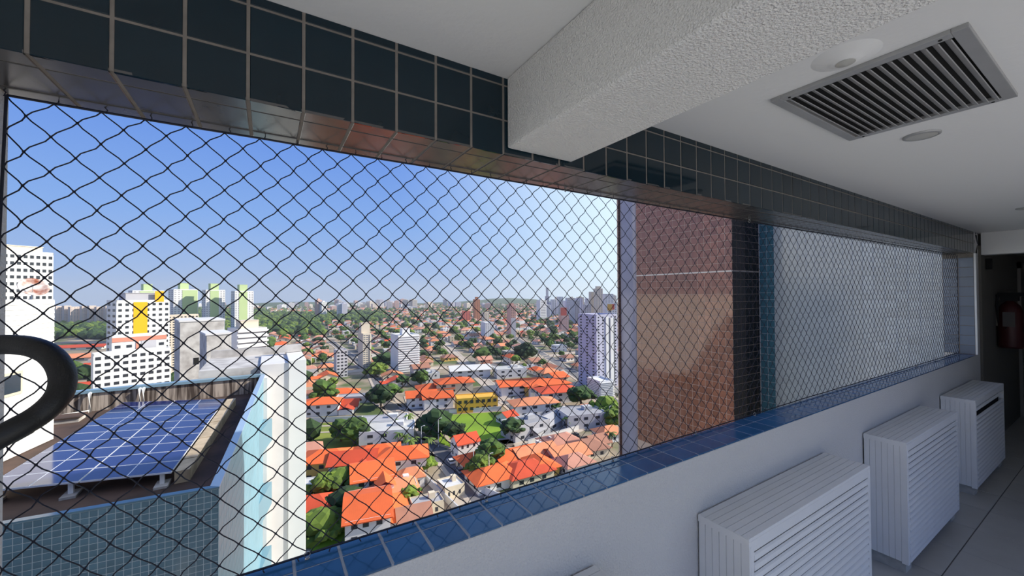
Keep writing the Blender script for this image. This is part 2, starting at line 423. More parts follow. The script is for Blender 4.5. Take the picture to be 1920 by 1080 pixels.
def ac_cover(x, label, missing=()):
    o = root('air_conditioner_cover', (x, 0.997, ZT), label=label, category='louvred cover', group='white louvred covers along the parapet wall')
    link('top_panel', cm['top_panel'], o)
    link('side_panel', cm['side_panel'], o); s = link('side_panel', cm['side_panel'], o); s.location = (W, 0, 0); s.scale = (-1, 1, 1)
    link('corner_post', cm['corner_post'], o, bevel=0.003); link('corner_post', cm['corner_post'], o, (W - 0.032, 0, 0), bevel=0.003)
    link('front_rail', cm['front_rail'], o, bevel=0.002)
    link('slat_shade_box', cm['shade_box'], o)
    n = 18; p = (Hh - 0.06) / n
    for k in range(n):
        if k in missing: continue
        link('slat', cm['slat'], o, (0, 0, -0.064 - k * p))
    link('foot', cm['foot'], o, (0.03, -0.14, 0)); link('foot', cm['foot'], o, (W - 0.13, -0.14, 0))
    link('foot', cm['foot'], o, (0.03, -0.05, 0)); link('foot', cm['foot'], o, (W - 0.13, -0.05, 0))
    return o
ac_cover(-0.245, 'white louvred air conditioner cover of which only a corner shows at the bottom edge')
ac_cover(1.505, 'large white louvred air conditioner cover in the foreground, biggest of the row')
ac_cover(3.260, 'white louvred air conditioner cover in the middle of the row, with all its slats')
ac_cover(5.000, 'white louvred air conditioner cover at the far end beside the dark passage, top slat missing', (1,))

# ------------------------------------------------------------------ safety net
net = root('safety_net', (0, 1.18, ZS), label='black knotted safety net stretched across the whole window opening', category='net')
def ny_(z, x=0): return 1.172 + 0.030 * (z + 0.1) / 0.5 * max(0, 1 - x / 6.0) - 0.055 * max(0, (x - 2.8) / 3.6)
def build_net():
    random.seed(3)
    h = 0.03675; X0, Z0 = -0.386, 0.111
    i0, i1 = int(math.floor((Xl - X0) / h)), int(math.ceil((6.37 - X0) / h)); j0, j1 = int(math.floor((ZS + 0.012 - Z0) / h)), int(math.ceil((ZH - 0.012 - Z0) / h))
    kn = {}
    for i in range(i0, i1 + 1):
        for j in range(j0, j1 + 1):
            if (i + j) % 2: continue
            x = X0 + i * h; z = Z0 + j * h
            x += 0.0022 * noise.noise((i * .31, j * .31, 1)) * 2; z += 0.0022 * noise.noise((i * .31, j * .31, 7)) * 2
            edge = False
            if z > ZH - 0.012: z = ZH - 0.010; edge = True
            if z < ZS + 0.010: z = ZS + 0.009; edge = True
            if x > 6.365: x = 6.37; edge = True
            if x < Xl + 0.008: x = Xl + 0.008; edge = True
            kn[(i, j)] = (Vector((x, ny_(z, x) + random.uniform(-.001, .001), z)), edge)
    b = MB(); m = blackrope
    o = Vector((0, 1.18, ZS))
    for (i, j), (p, ed) in kn.items():
        for di in (-1, 1):
            q = kn.get((i + di, j - 1))
            if not q or (ed and q[1]): continue
            a, c = p - o, q[0] - o; d = c - a
            amp = 0.0027 if di < 0 else 0.0012
            side = Vector((-d.z, 0, d.x)).normalized() * amp * (1 if di < 0 else -1) * random.uniform(.4, 1.2)
            pts = [a, a + d * .25 + side, a + d * .5, a + d * .75 - side, c]
            b.tube(pts, 0.00135, m, n=4, cap=False)
        pp = p - o
        r = 0.0027
        k = len(b.v); ii = b.mi(m)
        for vx in ((r * 1.15, 0, 0), (-r * 1.15, 0, 0), (0, r, 0), (0, -r, 0), (0, 0, r * 1.2), (0, 0, -r * 1.2)): b.v.append(tuple(pp + Vector(vx)))
        for f in ((0, 2, 4), (2, 1, 4), (1, 3, 4), (3, 0, 4), (2, 0, 5), (1, 2, 5), (3, 1, 5), (0, 3, 5)): b.f.append(tuple(k + t for t in f)); b.m.append(ii)
    b.obj('netting', net, kind='stuff')
    # border rope with lashing ends
    b = MB(); T = []; B = []
    x = Xl + 0.008
    while x < 6.37:
        T.append(Vector((x, ny_(ZH, x), ZH - 0.008 - 0.0015 * abs(math.sin(x * 7)))) - o); B.append(Vector((x, ny_(ZS, x), ZS + 0.008 + 0.0015 * abs(math.sin(x * 7)))) - o); x += 0.0735
    b.tube(T, 0.0026, m, 6); b.tube(B, 0.0026, m, 6)
    b.tube([Vector((6.37, ny_(z, 6.37), z)) - o for z in (ZH - .008, .1, -.3, ZS + .008)], 0.0026, m, 6)
    b.tube([Vector((Xl + .008, ny_(z), z)) - o for z in (ZH - .008, .1, -.3, ZS + .008)], 0.0026, m, 6)
    for k, (t, u) in enumerate(zip(T, B)):
        s = random.uniform(-.003, .003)
        b.tube([t + Vector((-.003, -.004, -.004)), t + Vector((0, -.005, .004)), t + Vector((s - .003, -.004, 0.0105))], 0.0013, m, 5)
        b.tube([u + Vector((.003, -.004, .004)), u + Vector((0, -.005, -.002)), u + Vector((s, -.009, -0.006))], 0.0015, m, 5)
    b.obj('border_rope', net)
    # screw eyes on the sill and under the beam
    b = MB(); pts = [Vector((0.007 * math.cos(t), 0, 0.010 + 0.007 * math.sin(t))) for t in [k * math.pi / 5 - 1.3 for k in range(10)]]
    b.tube([Vector((0, 0, 0.000)), Vector((0, 0, 0.003))] + pts, 0.0013, steel, 6); b.lathe([(0.006, 0), (0.005, .0015)], steel, n=10)
    me = b.mesh('screw_eye', True)
    for x in (0.087, 0.60, 1.17, 1.72, 2.25, 2.78, 3.3, 3.85, 4.4, 4.95, 5.5):
        link('screw_eye', me, net, (x, ny_(ZS, x) - 1.18 - 0.004, 0.001), (0, 0, random.uniform(-.5, .5)))
    for x in (0.98, 2.3, 3.8, 5.3):
        s = link('screw_eye', me, net, (x, ny_(ZH, x) - 1.18 - 0.004, ZH - ZS), (math.pi, 0, random.uniform(-.5, .5)))
build_net()

# ------------------------------------------------------------------ black handlebar at the left edge
hb = root('exercise_machine_handle', (-0.62, 0.36, ZF), label='black foam covered curved handlebar close to the camera at the left edge', category='handlebar')
def handle():
    o = Vector(hb.location)
    px = [(-150, 690, .62), (-90, 655, .62), (-30, 648, .61), (25, 646, .61), (66, 652, .60), (98, 669, .595), (116, 697, .585), (116, 728, .575), (100, 755, .56), (68, 782, .545), (25, 806, .525), (-25, 833, .51), (-90, 872, .50), (-150, 915, .49)]
    pts = []
    for x, y, d in px: pts.append(ray(x, y) * d - o)
    # smooth it
    sm = []
    for k in range(len(pts) - 1):
        a = pts[max(k - 1, 0)]; b_ = pts[k]; c = pts[k + 1]; d = pts[min(k + 2, len(pts) - 1)]
        for t in (0, .25, .5, .75):
            sm.append(.5 * ((2 * b_) + (c - a) * t + (2 * a - 5 * b_ + 4 * c - d) * t * t + (3 * b_ - a - 3 * c + d) * t ** 3))
    sm.append(pts[-1])
    b = MB(); b.tube(sm, 0.0150, blackfoam, 20); b.obj('grip', hb, smooth=True)
    b = MB(); b.tube([sm[-1], sm[-1] + Vector((-.04, 0, -.06)), Vector((0, 0, 0.55)), Vector((0, 0, 0.03))], 0.018, blackfoam, 14)
    b.tube([sm[0], sm[0] + Vector((-.05, 0, -.05)), Vector((0, 0, 0.8)), Vector((0, 0, 0.5))], 0.013, blackfoam, 14); b.obj('post', hb, smooth=True)
    b = MB(); b.box((-.25, -.03, 0.001), (.1, .03, .04), blackfoam); b.box((-.03, -.2, 0.001), (.03, .2, .04), blackfoam); b.obj('base', hb, bevel=.008)
handle()

# ------------------------------------------------------------------ dark passage things
red_m = mat('dark_red_paint', (0.055, 0.006, 0.006, 1), 0.5)
fx = root('fire_extinguisher', (7.3, .876, -.31), label='dark red fire extinguisher hanging on the passage wall, half lost in shadow', category='fire extinguisher')
def ext():
    b = MB(); b.lathe([(0.001, -0.46), (0.12, -0.45), (0.13, -0.42), (0.13, 0.10), (0.10, 0.20), (0.05, 0.26), (0.03, 0.28)], red_m, n=24); b.obj('cylinder', fx, smooth=True)
    b = MB(); b.box((-.05, -.09, .27), (.05, .09, .36), dark_in); b.tube([(0, .06, .33), (-.04, .12, .36), (-.08, .12, .2), (-.05, .1, -.1), (-.12, .02, -.15)], .018, dark_in, 8); b.box((-.02, -.16, .34), (.02, .12, .40), dark_in); b.obj('valve_and_hose', fx, bevel=.004)
    b = MB(); b.box((-.133, -.06, -.12), (-.128, .06, .10), mat('label_grey', (.09, .08, .075, 1), .6)); b.obj('label_plate', fx)
    b = MB(); b.box((-.05, .10, -.12), (.05, .137, .12), dimw); b.obj('bracket', fx); fx.scale = (.75, .75, .75)
ext()
dr = on_x(1857, 495, 10.3)
b = MB(); b.box((-0.03, -0.03, -0.06), (0.03, 0.012, 0.06), dark_in); o = b.obj('wall_box', None, bevel=.005); o.location = on_y(1852, 495, 0.965) + Vector((0, 0, 0)); o['label'] = 'small black box high on the passage wall beside the opening'; o['category'] = 'wall box'
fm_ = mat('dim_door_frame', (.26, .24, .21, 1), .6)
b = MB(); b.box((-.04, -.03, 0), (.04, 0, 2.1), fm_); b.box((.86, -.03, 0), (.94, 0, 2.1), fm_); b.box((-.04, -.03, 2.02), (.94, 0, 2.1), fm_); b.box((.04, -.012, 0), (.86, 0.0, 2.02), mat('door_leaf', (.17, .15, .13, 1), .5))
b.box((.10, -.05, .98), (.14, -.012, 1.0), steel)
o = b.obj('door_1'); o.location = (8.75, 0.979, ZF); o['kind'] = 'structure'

# ------------------------------------------------------------------ our own tower: brown wing and blue wall seen through the net
ZB0, ZB1 = GZ, 7.35
bw = root('brown_tower', (5.85, 3.27, GZ), label='glossy brown tiled tower wing beyond the right half of the net', category='building')
def brown():
    o = Vector(bw.location)
    X0, Yn, Yf = 5.85, 3.27, 5.10
    foot = [(X0 + .008, Yn + .008), (X0 + 3.2, Yn + .008), (X0 + 3.2, 5.9), (X0 + .0, 5.9), (X0 - .06, 5.62), (5.765, 5.40), (X0 + .008, 5.40 - .03)]
    foot = [(X0 + .002, Yn + .002), (X0 + 3.2, Yn + .002), (X0 + 3.2, 5.46), (X0 - .085, 5.46), (X0 - .085, 5.43), (X0 + .002, 5.43)]
    b = MB(); b.prism([(x - o.x, y - o.y) for x, y in foot], 0, ZB1 - o.z, grout_brown); b.obj('core', bw)
    # quarter column added at the far end, sky reflection painted in lilac
    b = MB(); arc = []
    for k in range(9):
        t = k / 8 * math.pi / 2; arc.append((X0 + .002 - 0.048 * math.sin(t) , 5.07 + .34 * (1 - math.cos(t))))
    b.prism([(x - o.x, y - o.y) for x, y in arc + [(X0 + .02, 5.43), (X0 + .02, 5.07)]], -4 - o.z, 3 - o.z, mat('lilac_sky_reflection', (.32, .31, .40, 1), .12, var=.3, vscale=3)); b.obj('reflection_column', bw, smooth=False)
    p = 0.112; cells = []
    for r_ in range(-27, 16):
        z = 0.318 + r_ * p + (0.02 if r_ >= 0 else 0)
        for c in range(16):
            y = Yn + 0.002 + c * p
            cells.append((Vector((X0 + .008, y + p / 2, z + p / 2)), p - .006, p - .006))
    tiling(bw, cells, (-1, 0, 0), (0, 0, 1), 'brown_tile', tile_brown, limit=200, thick=0.008)
    cells = []
    for r_ in range(-27, 16):
        z = 0.318 + r_ * p + (0.02 if r_ >= 0 else 0)
        for c in range(7):
            x = X0 + c * p; w = p if c < 6 else 0.078
            cells.append((Vector((x + w / 2, Yn + .008, z + p / 2)), w - .004, p - .004))
    tiling(bw, cells, (0, -1, 0), (0, 0, 1), 'brown_tile', mat('shaded_brown_tile', (.020, .013, .012, 1), .12, spec=.4, obj_rand=.2), limit=100, thick=0.008)  # brown tile darkened in colour to stand for the unlit side
    b = MB(); b.box((-.003, 0, .318 - o.z - .002), (.004, 1.9, .318 - o.z + .016), mat('pale_joint', (.72, .66, .60, 1), .7)); b.box((0, -.003, .318 - o.z - .002), (.75, .004, .318 - o.z + .014), mat('shaded_joint', (.30, .27, .25, 1), .8)); b.obj('movement_joint', bw)  # second joint darkened along with the unlit side
    # textured brown end pier
    b = MB(); k = 0
    mb_ = mat('brown_mosaic', (.21, .12, .095, 1), .35, var=.6, vscale=25, col2=(.11, .06, .05, 1))
    z = -6.0
    while z < 3.2:
        b.box((-.093, 2.155, z - o.z), (-.005, 2.16, z - o.z + .1), mb_); z += .106
    b.obj('end_pier_tiles', bw, kind='stuff')
brown()
blu = root('blue_tiled_wall', (6.60, 1.24, GZ), label='glossy slate blue tiled facade wall closing the view on the right', category='building')
def bluewall():
    o = Vector(blu.location)
    b = MB(); b.box((.0015, 0, 0), (3.2, 2.03, ZB1 - GZ), grout_pale); b.obj('core', blu)
    cells = []; p = .106
    for r_ in range(-22, 12):
        for c in range(19):
            y = 3.262 - (c + 1) * p
            if y < 1.24: continue
            cells.append((Vector((6.606, y + p / 2, .318 + r_ * p + p / 2)), p - .004, p - .004))
    teal = mat('teal_reflection_tile', (0.045, 0.13, 0.19, 1), 0.12)  # corner columns coloured darker, painting the strip that mirrors no sky
    tiling(blu, [c for c in cells if c[0].y > 3.0], (-1, 0, 0), (0, 0, 1), 'facade_reflection_tile', teal, limit=60, thick=0.006)
    tiling(blu, [c for c in cells if c[0].y <= 3.0], (-1, 0, 0), (0, 0, 1), 'facade_tile', tile_pale, limit=240, thick=0.006)  # paler colour takes in the sky's reflection
bluewall()
# the floors of our tower above the corridor
b = MB(); b.box((XB0, YB - .2, 0), (17, 1.236, 0.3), white_wall); b.box((XB0, YB - .2 , .3), (17, 1.236, 1.2), tile_mosaic)

b.box((9.83, 1.24, -62), (17, 5.46, 7.35 - ZC - .36), white_wall)  # unseen block added and sized to shade the lower wing
o = b.obj('storeys_and_shade_block'); o.location = (0, 0, ZC + .36); o['label'] = 'upper storeys of the tower that the corridor belongs to, with a shading block added behind'; o['category'] = 'building'

# ------------------------------------------------------------------ lower wing with the solar roof
wz = -3.4
wb = Vector((-.852, 8.87)); wa = Vector((-3.43, 9.18)); wc = Vector((-.237, 20.1)); wd = Vector((-5.97, 20.17))
fdir = (wa - wb).normalized(); wa2 = wb + fdir * 8.0
wing = root('lower_wing', (-3.5, 14.0, GZ), label='lower blue tiled wing with a parapet roof carrying the solar panels', category='building')
def wingb():
    o = Vector(wing.location)
    def q(v, z): return (v.x - o.x, v.y - o.y, z - o.z)
    T = 0.13
    sd_ = (wc - wb).normalized(); nrm = Vector((-fdir.y, fdir.x)); 
    if nrm.y > 0: nrm = -nrm            # outward (toward camera)
    out = Vector((sd_.y, -sd_.x))       # outward +x
    bo = wb + out * .12 - nrm * -.10; 
    bo = wb + out * .13 + nrm * .10; ao = wa2 + nrm * .10; co = wc + out * .13; 
    rf = -4.18
    b = MB(); b.prism([(x.x - o.x, x.y - o.y) for x in (ao - nrm * .02, bo - nrm * .02 - out * .008, co - out * .008, Vector((wd.x - 3, 20.3)))], 0, rf - o.z, conc); b.obj('core', wing)
    # roof surface
    b = MB(); b.prism([(x.x - o.x, x.y - o.y) for x in (wa2, wb, wc, Vector((wd.x - 3, 20.15)))], rf - o.z, rf + .02 - o.z, roof_dark); b.obj('roof_surface', wing)
    # parapets
    b = MB()
    b.prism([(x.x - o.x, x.y - o.y) for x in (wa2, ao - nrm * .015, bo - nrm * .015, wb)], rf - o.z, wz - .03 - o.z, conc)
    b.prism([(x.x - o.x, x.y - o.y) for x in (wb, bo - out * .01, co - out * .01, wc)], rf - o.z, wz - .03 - o.z, mat('shaded_parapet', (.05, .042, .036, 1), .95, var=.5, vscale=2)); b.obj('parapet', wing)  # right parapet blackened to stand for its shaded inner side
    b = MB(); b.prism([(x.x - o.x, x.y - o.y) for x in (wc, Vector((wd.x - 3, 20.15)), Vector((wd.x - 3, 20.32)), Vector((wc.x + .13, 20.28)))], rf - o.z, wz - .03 - o.z, streaks); b.obj('back_parapet', wing)
    b = MB()
    b.prism([(x.x - o.x, x.y - o.y) for x in (wa2 - nrm * .015, ao + nrm * .01, bo + nrm * .01 + out * .01, wb - nrm * .015 - out * .015)], wz - .03 - o.z, wz - o.z, tile_mosaic)
    b.prism([(x.x - o.x, x.y - o.y) for x in (wb - out * .015, bo + out * .012, co + out * .012, wc - out * .015)], wz - .03 - o.z, wz - o.z + .002, mat('pale_blue_coping', (.34, .46, .60, 1), .3))
    b.prism([(x.x - o.x, x.y - o.y) for x in (Vector((wc.x + .1, 20.02)), Vector((wd.x - 3, 20.08)), Vector((wd.x - 3, 20.40)), Vector((wc.x + .1, 20.34)))], wz - .10 - o.z, wz + .005 - o.z, coping)
    b.obj('coping', wing)
    # front tiles
    cells = []; p = .106; u = (bo - ao).normalized()
    base = bo - nrm * .008
    for r_ in range(0, 26):
        for c in range(0, 48):
            ctr = base - u * (c * p + p / 2)
            cells.append((Vector((ctr.x, ctr.y, wz - .035 - r_ * p - p / 2)), p - .008, p - .008))
    b = MB(); b.prism([(x.x - o.x, x.y - o.y) for x in (ao - nrm * .03, ao - nrm * .0015, bo - nrm * .0015 - out * .01, bo - nrm * .03 - out * .01)], 0, wz - .03 - o.z, mat('blue_grey_grout', (.34, .42, .50, 1), .9)); b.obj('grout_bed', wing)
    tiling(wing, cells, (nrm.x, nrm.y, 0), (0, 0, 1), 'facade_tile', tile_mosaic, limit=300, thick=0.008, minpx=9)
    # side face: pale blue small tiles, in courses of panels
    sm = mat('pale_blue_facade_tile', (.22, .42, .52, 1), .35, spec=.25, var=.3, vscale=1.5)
    cells = []; Ls = (co - bo).length; pc = .30
    for r_ in range(0, 44):
        for c in range(int(Ls / pc)):
            ctr = bo + sd_ * (c * pc + pc / 2) - out * .008
            cells.append((Vector((ctr.x, ctr.y, wz - .035 - r_ * pc - pc / 2)), pc - .01, pc - .01))
    tiling(wing, cells, (out.x, out.y, 0), (0, 0, 1), 'facade_panel', sm, limit=120, thick=0.008, minpx=9, part='facade_panel')
    # wedges added for the triangular shadows, shade put into their darker teal
    for zk in range(4):
        z = wz - 1.7 - zk * 2.6; c0 = bo + sd_ * 8.6
        b = MB(); pts = [c0, c0 + out * .32 + sd_ * 1.9, c0 + sd_ * 1.9]
        b.prism([(x.x - o.x, x.y - o.y) for x in pts], z - .9 - o.z, z - o.z, mat('shaded_teal_fin', (.16, .30, .38, 1), .3)); b.obj('shade_wedge', wing)
    # drain pipes and box on the roof
    for px_ in (168, 262, 269):
        b = MB(); t = on_y(px_, 745, 20.0); b.tube([(t.x - o.x, 20.0 - o.y, rf + .02 - o.z), (t.x - o.x, 20.0 - o.y, wz - .12 - o.z), (t.x - o.x, 20.12 - o.y, wz - .06 - o.z)], .05, white_wall, 8); b.obj('drain_pipe', wing, smooth=True)
    b = MB(); t = on_y(168, 745, 20.0); b.tube([(t.x - o.x, 19.95 - o.y, rf + .06 - o.z), (t.x - o.x - 2.2, 19.3 - o.y, rf + .06 - o.z)], .05, white_wall, 8)
    b.obj('drain_pipe', wing, smooth=True)
    b = MB(); b.box((-.45, -.3, 0), (.45, .3, .16), conc); b.box((-.5, -.35, .16), (.5, .35, .2), roof_dark); t = on_z(118, 792, rf)
    s = b.obj('roof_hatch', wing); s.location = t - o
    # end piers
    b = MB(); x0 = wc.x + .0; 
    b.box((x0 - .05 - o.x, 20.3 - o.y, 0), (x0 + 1.02 - o.x, 23.4 - o.y, -3.02 - o.z), pier_m)
    b.obj('end_pier', wing, bevel=.02)
    b = MB(); b.box((x0 + 1.02 - o.x, 20.22 - o.y, 0), (x0 + 1.72 - o.x, 23.4 - o.y, -2.92 - o.z), white_wall); b.obj('end_pier', wing, bevel=.02)
    b = MB(); b.box((x0 + .03 - o.x, 19.4 - o.y, 0), (x0 + .22 - o.x, 20.3 - o.y, wz - .05 - o.z), pier_m); b.obj('corner_strip', wing)
    # back roof with upstand
    b = MB(); b.box((-2.4 - o.x, 20.45 - o.y, 0), (x0 + 1.0 - o.x, 24.6 - o.y, -3.1 - o.z), conc); b.box((x0 + .5 - o.x, 23.0 - o.y, -2.9 - o.z), (x0 + 1.7 - o.x, 23.3 - o.y, -2.55 - o.z), conc)
    b.box((-2.4 - o.x, 24.4 - o.y, -3.1 - o.z), (x0 + .5 - o.x, 24.6 - o.y, -2.75 - o.z), conc)
    b.obj('rear_roof', wing)
wingb()
# solar array
def solar():
    z = -3.85
    FR, BR = on_z(322, 885, z), on_z(424, 747.5, z); BL = on_z(231, 754, z); BL2 = Vector((BL.x, BL.y, z))
    FL = FR + (on_z(0, 918, z) - FR) * 1.13
    ar = root('solar_array', ((FR.x + BL.x) / 2, (FR.y + BL.y) / 2, -4.16), label='dark blue solar panel array on raised rails on the lower roof', category='solar panels')
    o = Vector(ar.location)
    def P_(u, v): return (FL * (1 - u) + FR * u) * (1 - v) + (BL * (1 - u) + BR * u) * v
    for c in range(2):
        for r_ in range(10):
            u0, u1 = c / 2 + .004, (c + 1) / 2 - .004; v0, v1 = r_ / 10 + .0015, (r_ + 1) / 10 - .0015
            q = [P_(u0, v0), P_(u1, v0), P_(u1, v1), P_(u0, v1)]
            ctr = sum(q, Vector()) / 4
            b = MB(); b.prism([((p.x - ctr.x), (p.y - ctr.y)) for p in q], -.035, 0, pvw)
            def ins(p, k=.975): return ((p.x - ctr.x) * k, (p.y - ctr.y) * (k - .02))
            q1 = [P_(u0, v0), P_((u0 + u1) / 2 - .0015, v0), P_((u0 + u1) / 2 - .0015, v1), P_(u0, v1)]
            q2 = [P_((u0 + u1) / 2 + .0015, v0), P_(u1, v0), P_(u1, v1), P_((u0 + u1) / 2 + .0015, v1)]
            b2 = b
            for qq in (q1, q2):
                cc = sum(qq, Vector()) / 4
                b2.prism([(cc.x - ctr.x + (p.x - cc.x) * .985, cc.y - ctr.y + (p.y - cc.y) * .955) for p in qq], 0, .002, pv)
            s = b.obj('solar_panel', ar); s.location = ctr - o
    for u in (.06, .45, .94):
        for v_ in (.015, .5, .97):
            p = P_(u, v_) - o; b = MB(); b.box((p.x - .04, p.y - .04, 0), (p.x + .04, p.y + .04, .28), alu); b.box((p.x - .12, p.y - .2, 0), (p.x + .12, p.y + .2, .05), conc); b.obj('support', ar)
    # concrete kerb beside the panels
    b = MB(); 
    k0, k1 = FR + Vector((.03, .1, 0)), BR + Vector((.03, .1, 0)); w = Vector((.26, 0, 0))
    n = 9
    for j in range(n):
        a = k0 + (k1 - k0) * (j / n); c_ = k0 + (k1 - k0) * ((j + .97) / n)
        b.prism([(a.x, a.y), (a.x + w.x, a.y), (c_.x + w.x, c_.y), (c_.x, c_.y)], -4.16, -3.89 + .01 * (j % 2), mat('weathered_kerb', (.55, .44, .30, 1), .95, var=.6, vscale=3, col2=(.24, .18, .12, 1)))
    o2 = b.obj('roof_kerb'); o2['label'] = 'weathered sandy kerb of blocks along the right edge of the solar panels'; o2['category'] = 'kerb'
solar()

# white boarded service tower at the left with its dish
def service():
    d = Vector((.207, .978)).normalized(); r_ = Vector((-5.3, 16.8)); nrm = Vector((d.y, -d.x))
    o = root('service_tower', (-6.5, 14, -4.16), label='white boarded rooftop block filling the left edge, with a small dark window', category='building')
    L_ = 7.0; Wd = 3.0
    f0 = r_ - d * L_
    b = MB(); b.prism([(p.x + 6.5, p.y - 14) for p in (r_ - nrm * .03, f0 - nrm * .03, f0 - nrm * Wd, r_ - nrm * Wd)], -.04 if False else 0.02, 4.16 - .10, white_wall); b.obj('core', o)
    b = MB(); b.prism([(p.x + 6.5, p.y - 14) for p in (r_ - nrm * .02, f0 - nrm * .02, f0 + nrm * .02, r_ + nrm * .02)], .02, .85, pier_m); b.obj('plinth', o)
    n = 24; h = (4.06 - .85) / n
    me = None
    for k in range(n):
        z = .85 + k * h
        b = MB(); pts = [f0, r_]
        q0, q1 = f0, r_
        bv = [(q0 + nrm * .012, z), (q1 + nrm * .012, z), (q1 + nrm * .002, z + h * .94), (q0 + nrm * .002, z + h * .94)]
        bk = [(q0 - nrm * .03, z), (q1 - nrm * .03, z), (q1 - nrm * .03, z + h * .94), (q0 - nrm * .03, z + h * .94)]
        V = [(p.x + 6.5, p.y - 14, zz) for p, zz in bv + bk]
        i = b.mi(white_wall); b.v += V
        for f in ((0, 1, 2, 3), (7, 6, 5, 4), (0, 4, 5, 1), (1, 5, 6, 2), (2, 6, 7, 3), (3, 7, 4, 0)): b.f.append(f); b.m.append(i)
        b.obj('board', o)
    # window at px 0-37
    def onface(x, y):
        ry = ray(x, y); # intersect with vertical plane through r_ along d
        t = (nrm.x * r_.x + nrm.y * r_.y) / (nrm.x * ry.x + nrm.y * ry.y); return ry * t
    a, c = onface(3, 742), onface(36, 700)
    b = MB(); s0 = (Vector((a.x, a.y)) - r_).dot(d); s1 = (Vector((c.x, c.y)) - r_).dot(d)
    z0 = min(a.z, onface(36, 733).z) + 4.16; z1 = c.z + 4.16
    def pr(s, e_, za, zb, m, w0=-.01, w1=.02):
        b.prism([(p.x + 6.5, p.y - 14) for p in (r_ + d * s + nrm * w0, r_ + d * e_ + nrm * w0, r_ + d * e_ + nrm * w1, r_ + d * s + nrm * w1)], za, zb, m)
    pr(s0 - .07, s1 + .07, z0 - .07, z1 + .07, mat('cream_frame', (.62, .55, .42, 1), .6), -.01, .03); pr(s0, s1, z0, z1, glass_d, -.01, .034)
    b.obj('window', o)
    # satellite dish on its roof
    p = onface(60, 556); p = Vector((p.x, p.y, -.10)) * 1.03; p.z = -.10
    ds = root('satellite_dish', p, label='rusty white satellite dish on top of the boarded rooftop block', category='satellite dish')
    b = MB(); dm = mat('rusty_white_enamel', (.75, .70, .66, 1), .5, var=1.0, vscale=4.5, col2=(.26, .06, .02, 1)); prof = [(.001, 0)] + [(.29 * k / 6, .11 * (k / 6) ** 2) for k in range(1, 7)] + [(.295, .115), (.285, .12)]
    prof = prof[:7] + [(.297, .108), (.29, .120)] + [(.29 * k / 6, .11 * (k / 6) ** 2 + .012) for k in range(5, 0, -1)] + [(.002, .012)]
    b.lathe(prof, dm, n=28); s = b.obj('reflector', ds, smooth=True); s.location = (0, 0, .30); s.rotation_euler = Vector((.52, -.66, .50)).to_track_quat('Z', 'Y').to_euler(); s.scale = (1.05, .95, 1)
    b = MB(); b.tube([(0, 0, 0), (0, .02, .28)], .025, steel, 8); b.lathe([(.07, 0), (.07, .02)], steel, n=10); b.obj('mast', ds)
    b = MB(); b.tube([(0, 0, .12), (.1, -.26, .36)], .008, steel, 6); b.box((.07, -.30, .34), (.13, -.24, .42), mat('white_enamel', (.7, .7, .7, 1), .5)); b.obj('feed_arm', ds)
service()

# ------------------------------------------------------------------ ground of the city
grass_m = mat('field_grass', (.22, .36, .02, 1), .95, var=.6, vscale=.05, col2=(.12, .21, .015, 1), bump=.3, bscale=2)
def ground_mat():
    m = bpy.data.materials.new('city_ground'); m.use_nodes = True; n = m.node_tree.nodes; l = m.node_tree.links
    b = n['Principled BSDF']; b.inputs['Roughness'].default_value = .95
    t = n.new('ShaderNodeTexCoord')
    q = n.new('ShaderNodeTexNoise'); q.inputs['Scale'].default_value = .035; q.inputs['Detail'].default_value = 8; l.new(t.outputs['Object'], q.inputs['Vector'])
    r = n.new('ShaderNodeValToRGB'); l.new(q.outputs['Fac'], r.inputs[0]); e = r.color_ramp.elements
    e[0].position = .38; e[0].color = (.09, .13, .035, 1); e[1].position = .66; e[1].color = (.48, .38, .28, 1); x = e.new(.50); x.color = (.30, .24, .17, 1)
    l.new(r.outputs[0], b.inputs['Base Color']); return m
gm = ground_mat()
b = MB(); n = 72
b.poly([(2500 * math.cos(2 * math.pi * k / n), 2500 * math.sin(2 * math.pi * k / n), 0) for k in range(n)], gm)
o = b.obj('ground'); o.location = (0, 0, GZ); o['kind'] = 'structure'
road_m = mat('asphalt', (.19, .18, .18, 1), .9, var=.4, vscale=.2); dirt_m = mat('sandy_paving', (.55, .46, .37, 1), .95, var=.5, vscale=.1, col2=(.38, .31, .24, 1)); paint_w = mat('white_paint', (.8, .8, .78, 1), .6)
def strip(name, pts, w, m, z, label, cat, kerb=True):
    b = MB(); P_ = [G(*p) for p in pts]
    L1 = []; R1 = []
    for k, p in enumerate(P_):
        d = (P_[min(k + 1, len(P_) - 1)] - P_[max(k - 1, 0)]); d.z = 0; d.normalize(); s = Vector((-d.y, d.x, 0)) * w / 2
        L1.append(p + s); R1.append(p - s)
    for k in range(len(P_) - 1):
        b.poly([R1[k] + Vector((0, 0, z)), R1[k + 1] + Vector((0, 0, z)), L1[k + 1] + Vector((0, 0, z)), L1[k] + Vector((0, 0, z))], m)
        if kerb:
            for S, sg in ((L1, 1), (R1, -1)):
                d = (S[k + 1] - S[k]).normalized(); s = Vector((-d.y, d.x, 0)) * 1.6 * sg
                q = [S[k], S[k + 1], S[k + 1] + s, S[k] + s]
                if sg < 0: q = q[::-1]
                b.prism([(p.x, p.y) for p in q], GZ + .02, GZ + .22, dirt_m)
    o = b.obj(name); o['kind'] = 'structure'
    return [(p.x, p.y) for p in P_]
roads = []
def rd(pts, w, m=None): roads.append((strip('road', pts, w, m or road_m, .06 + .01 * len(roads), '', ''), w))
rd([(775, 742), (800, 800), (835, 850), (905, 932), (940, 985)], 8)
rd([(700, 745), (775, 785), (800, 800)], 7, dirt_m)
rd([(585, 806), (700, 802), (835, 850)], 7)
rd([(740, 775), (860, 770), (960, 752), (1160, 700)], 7, dirt_m)
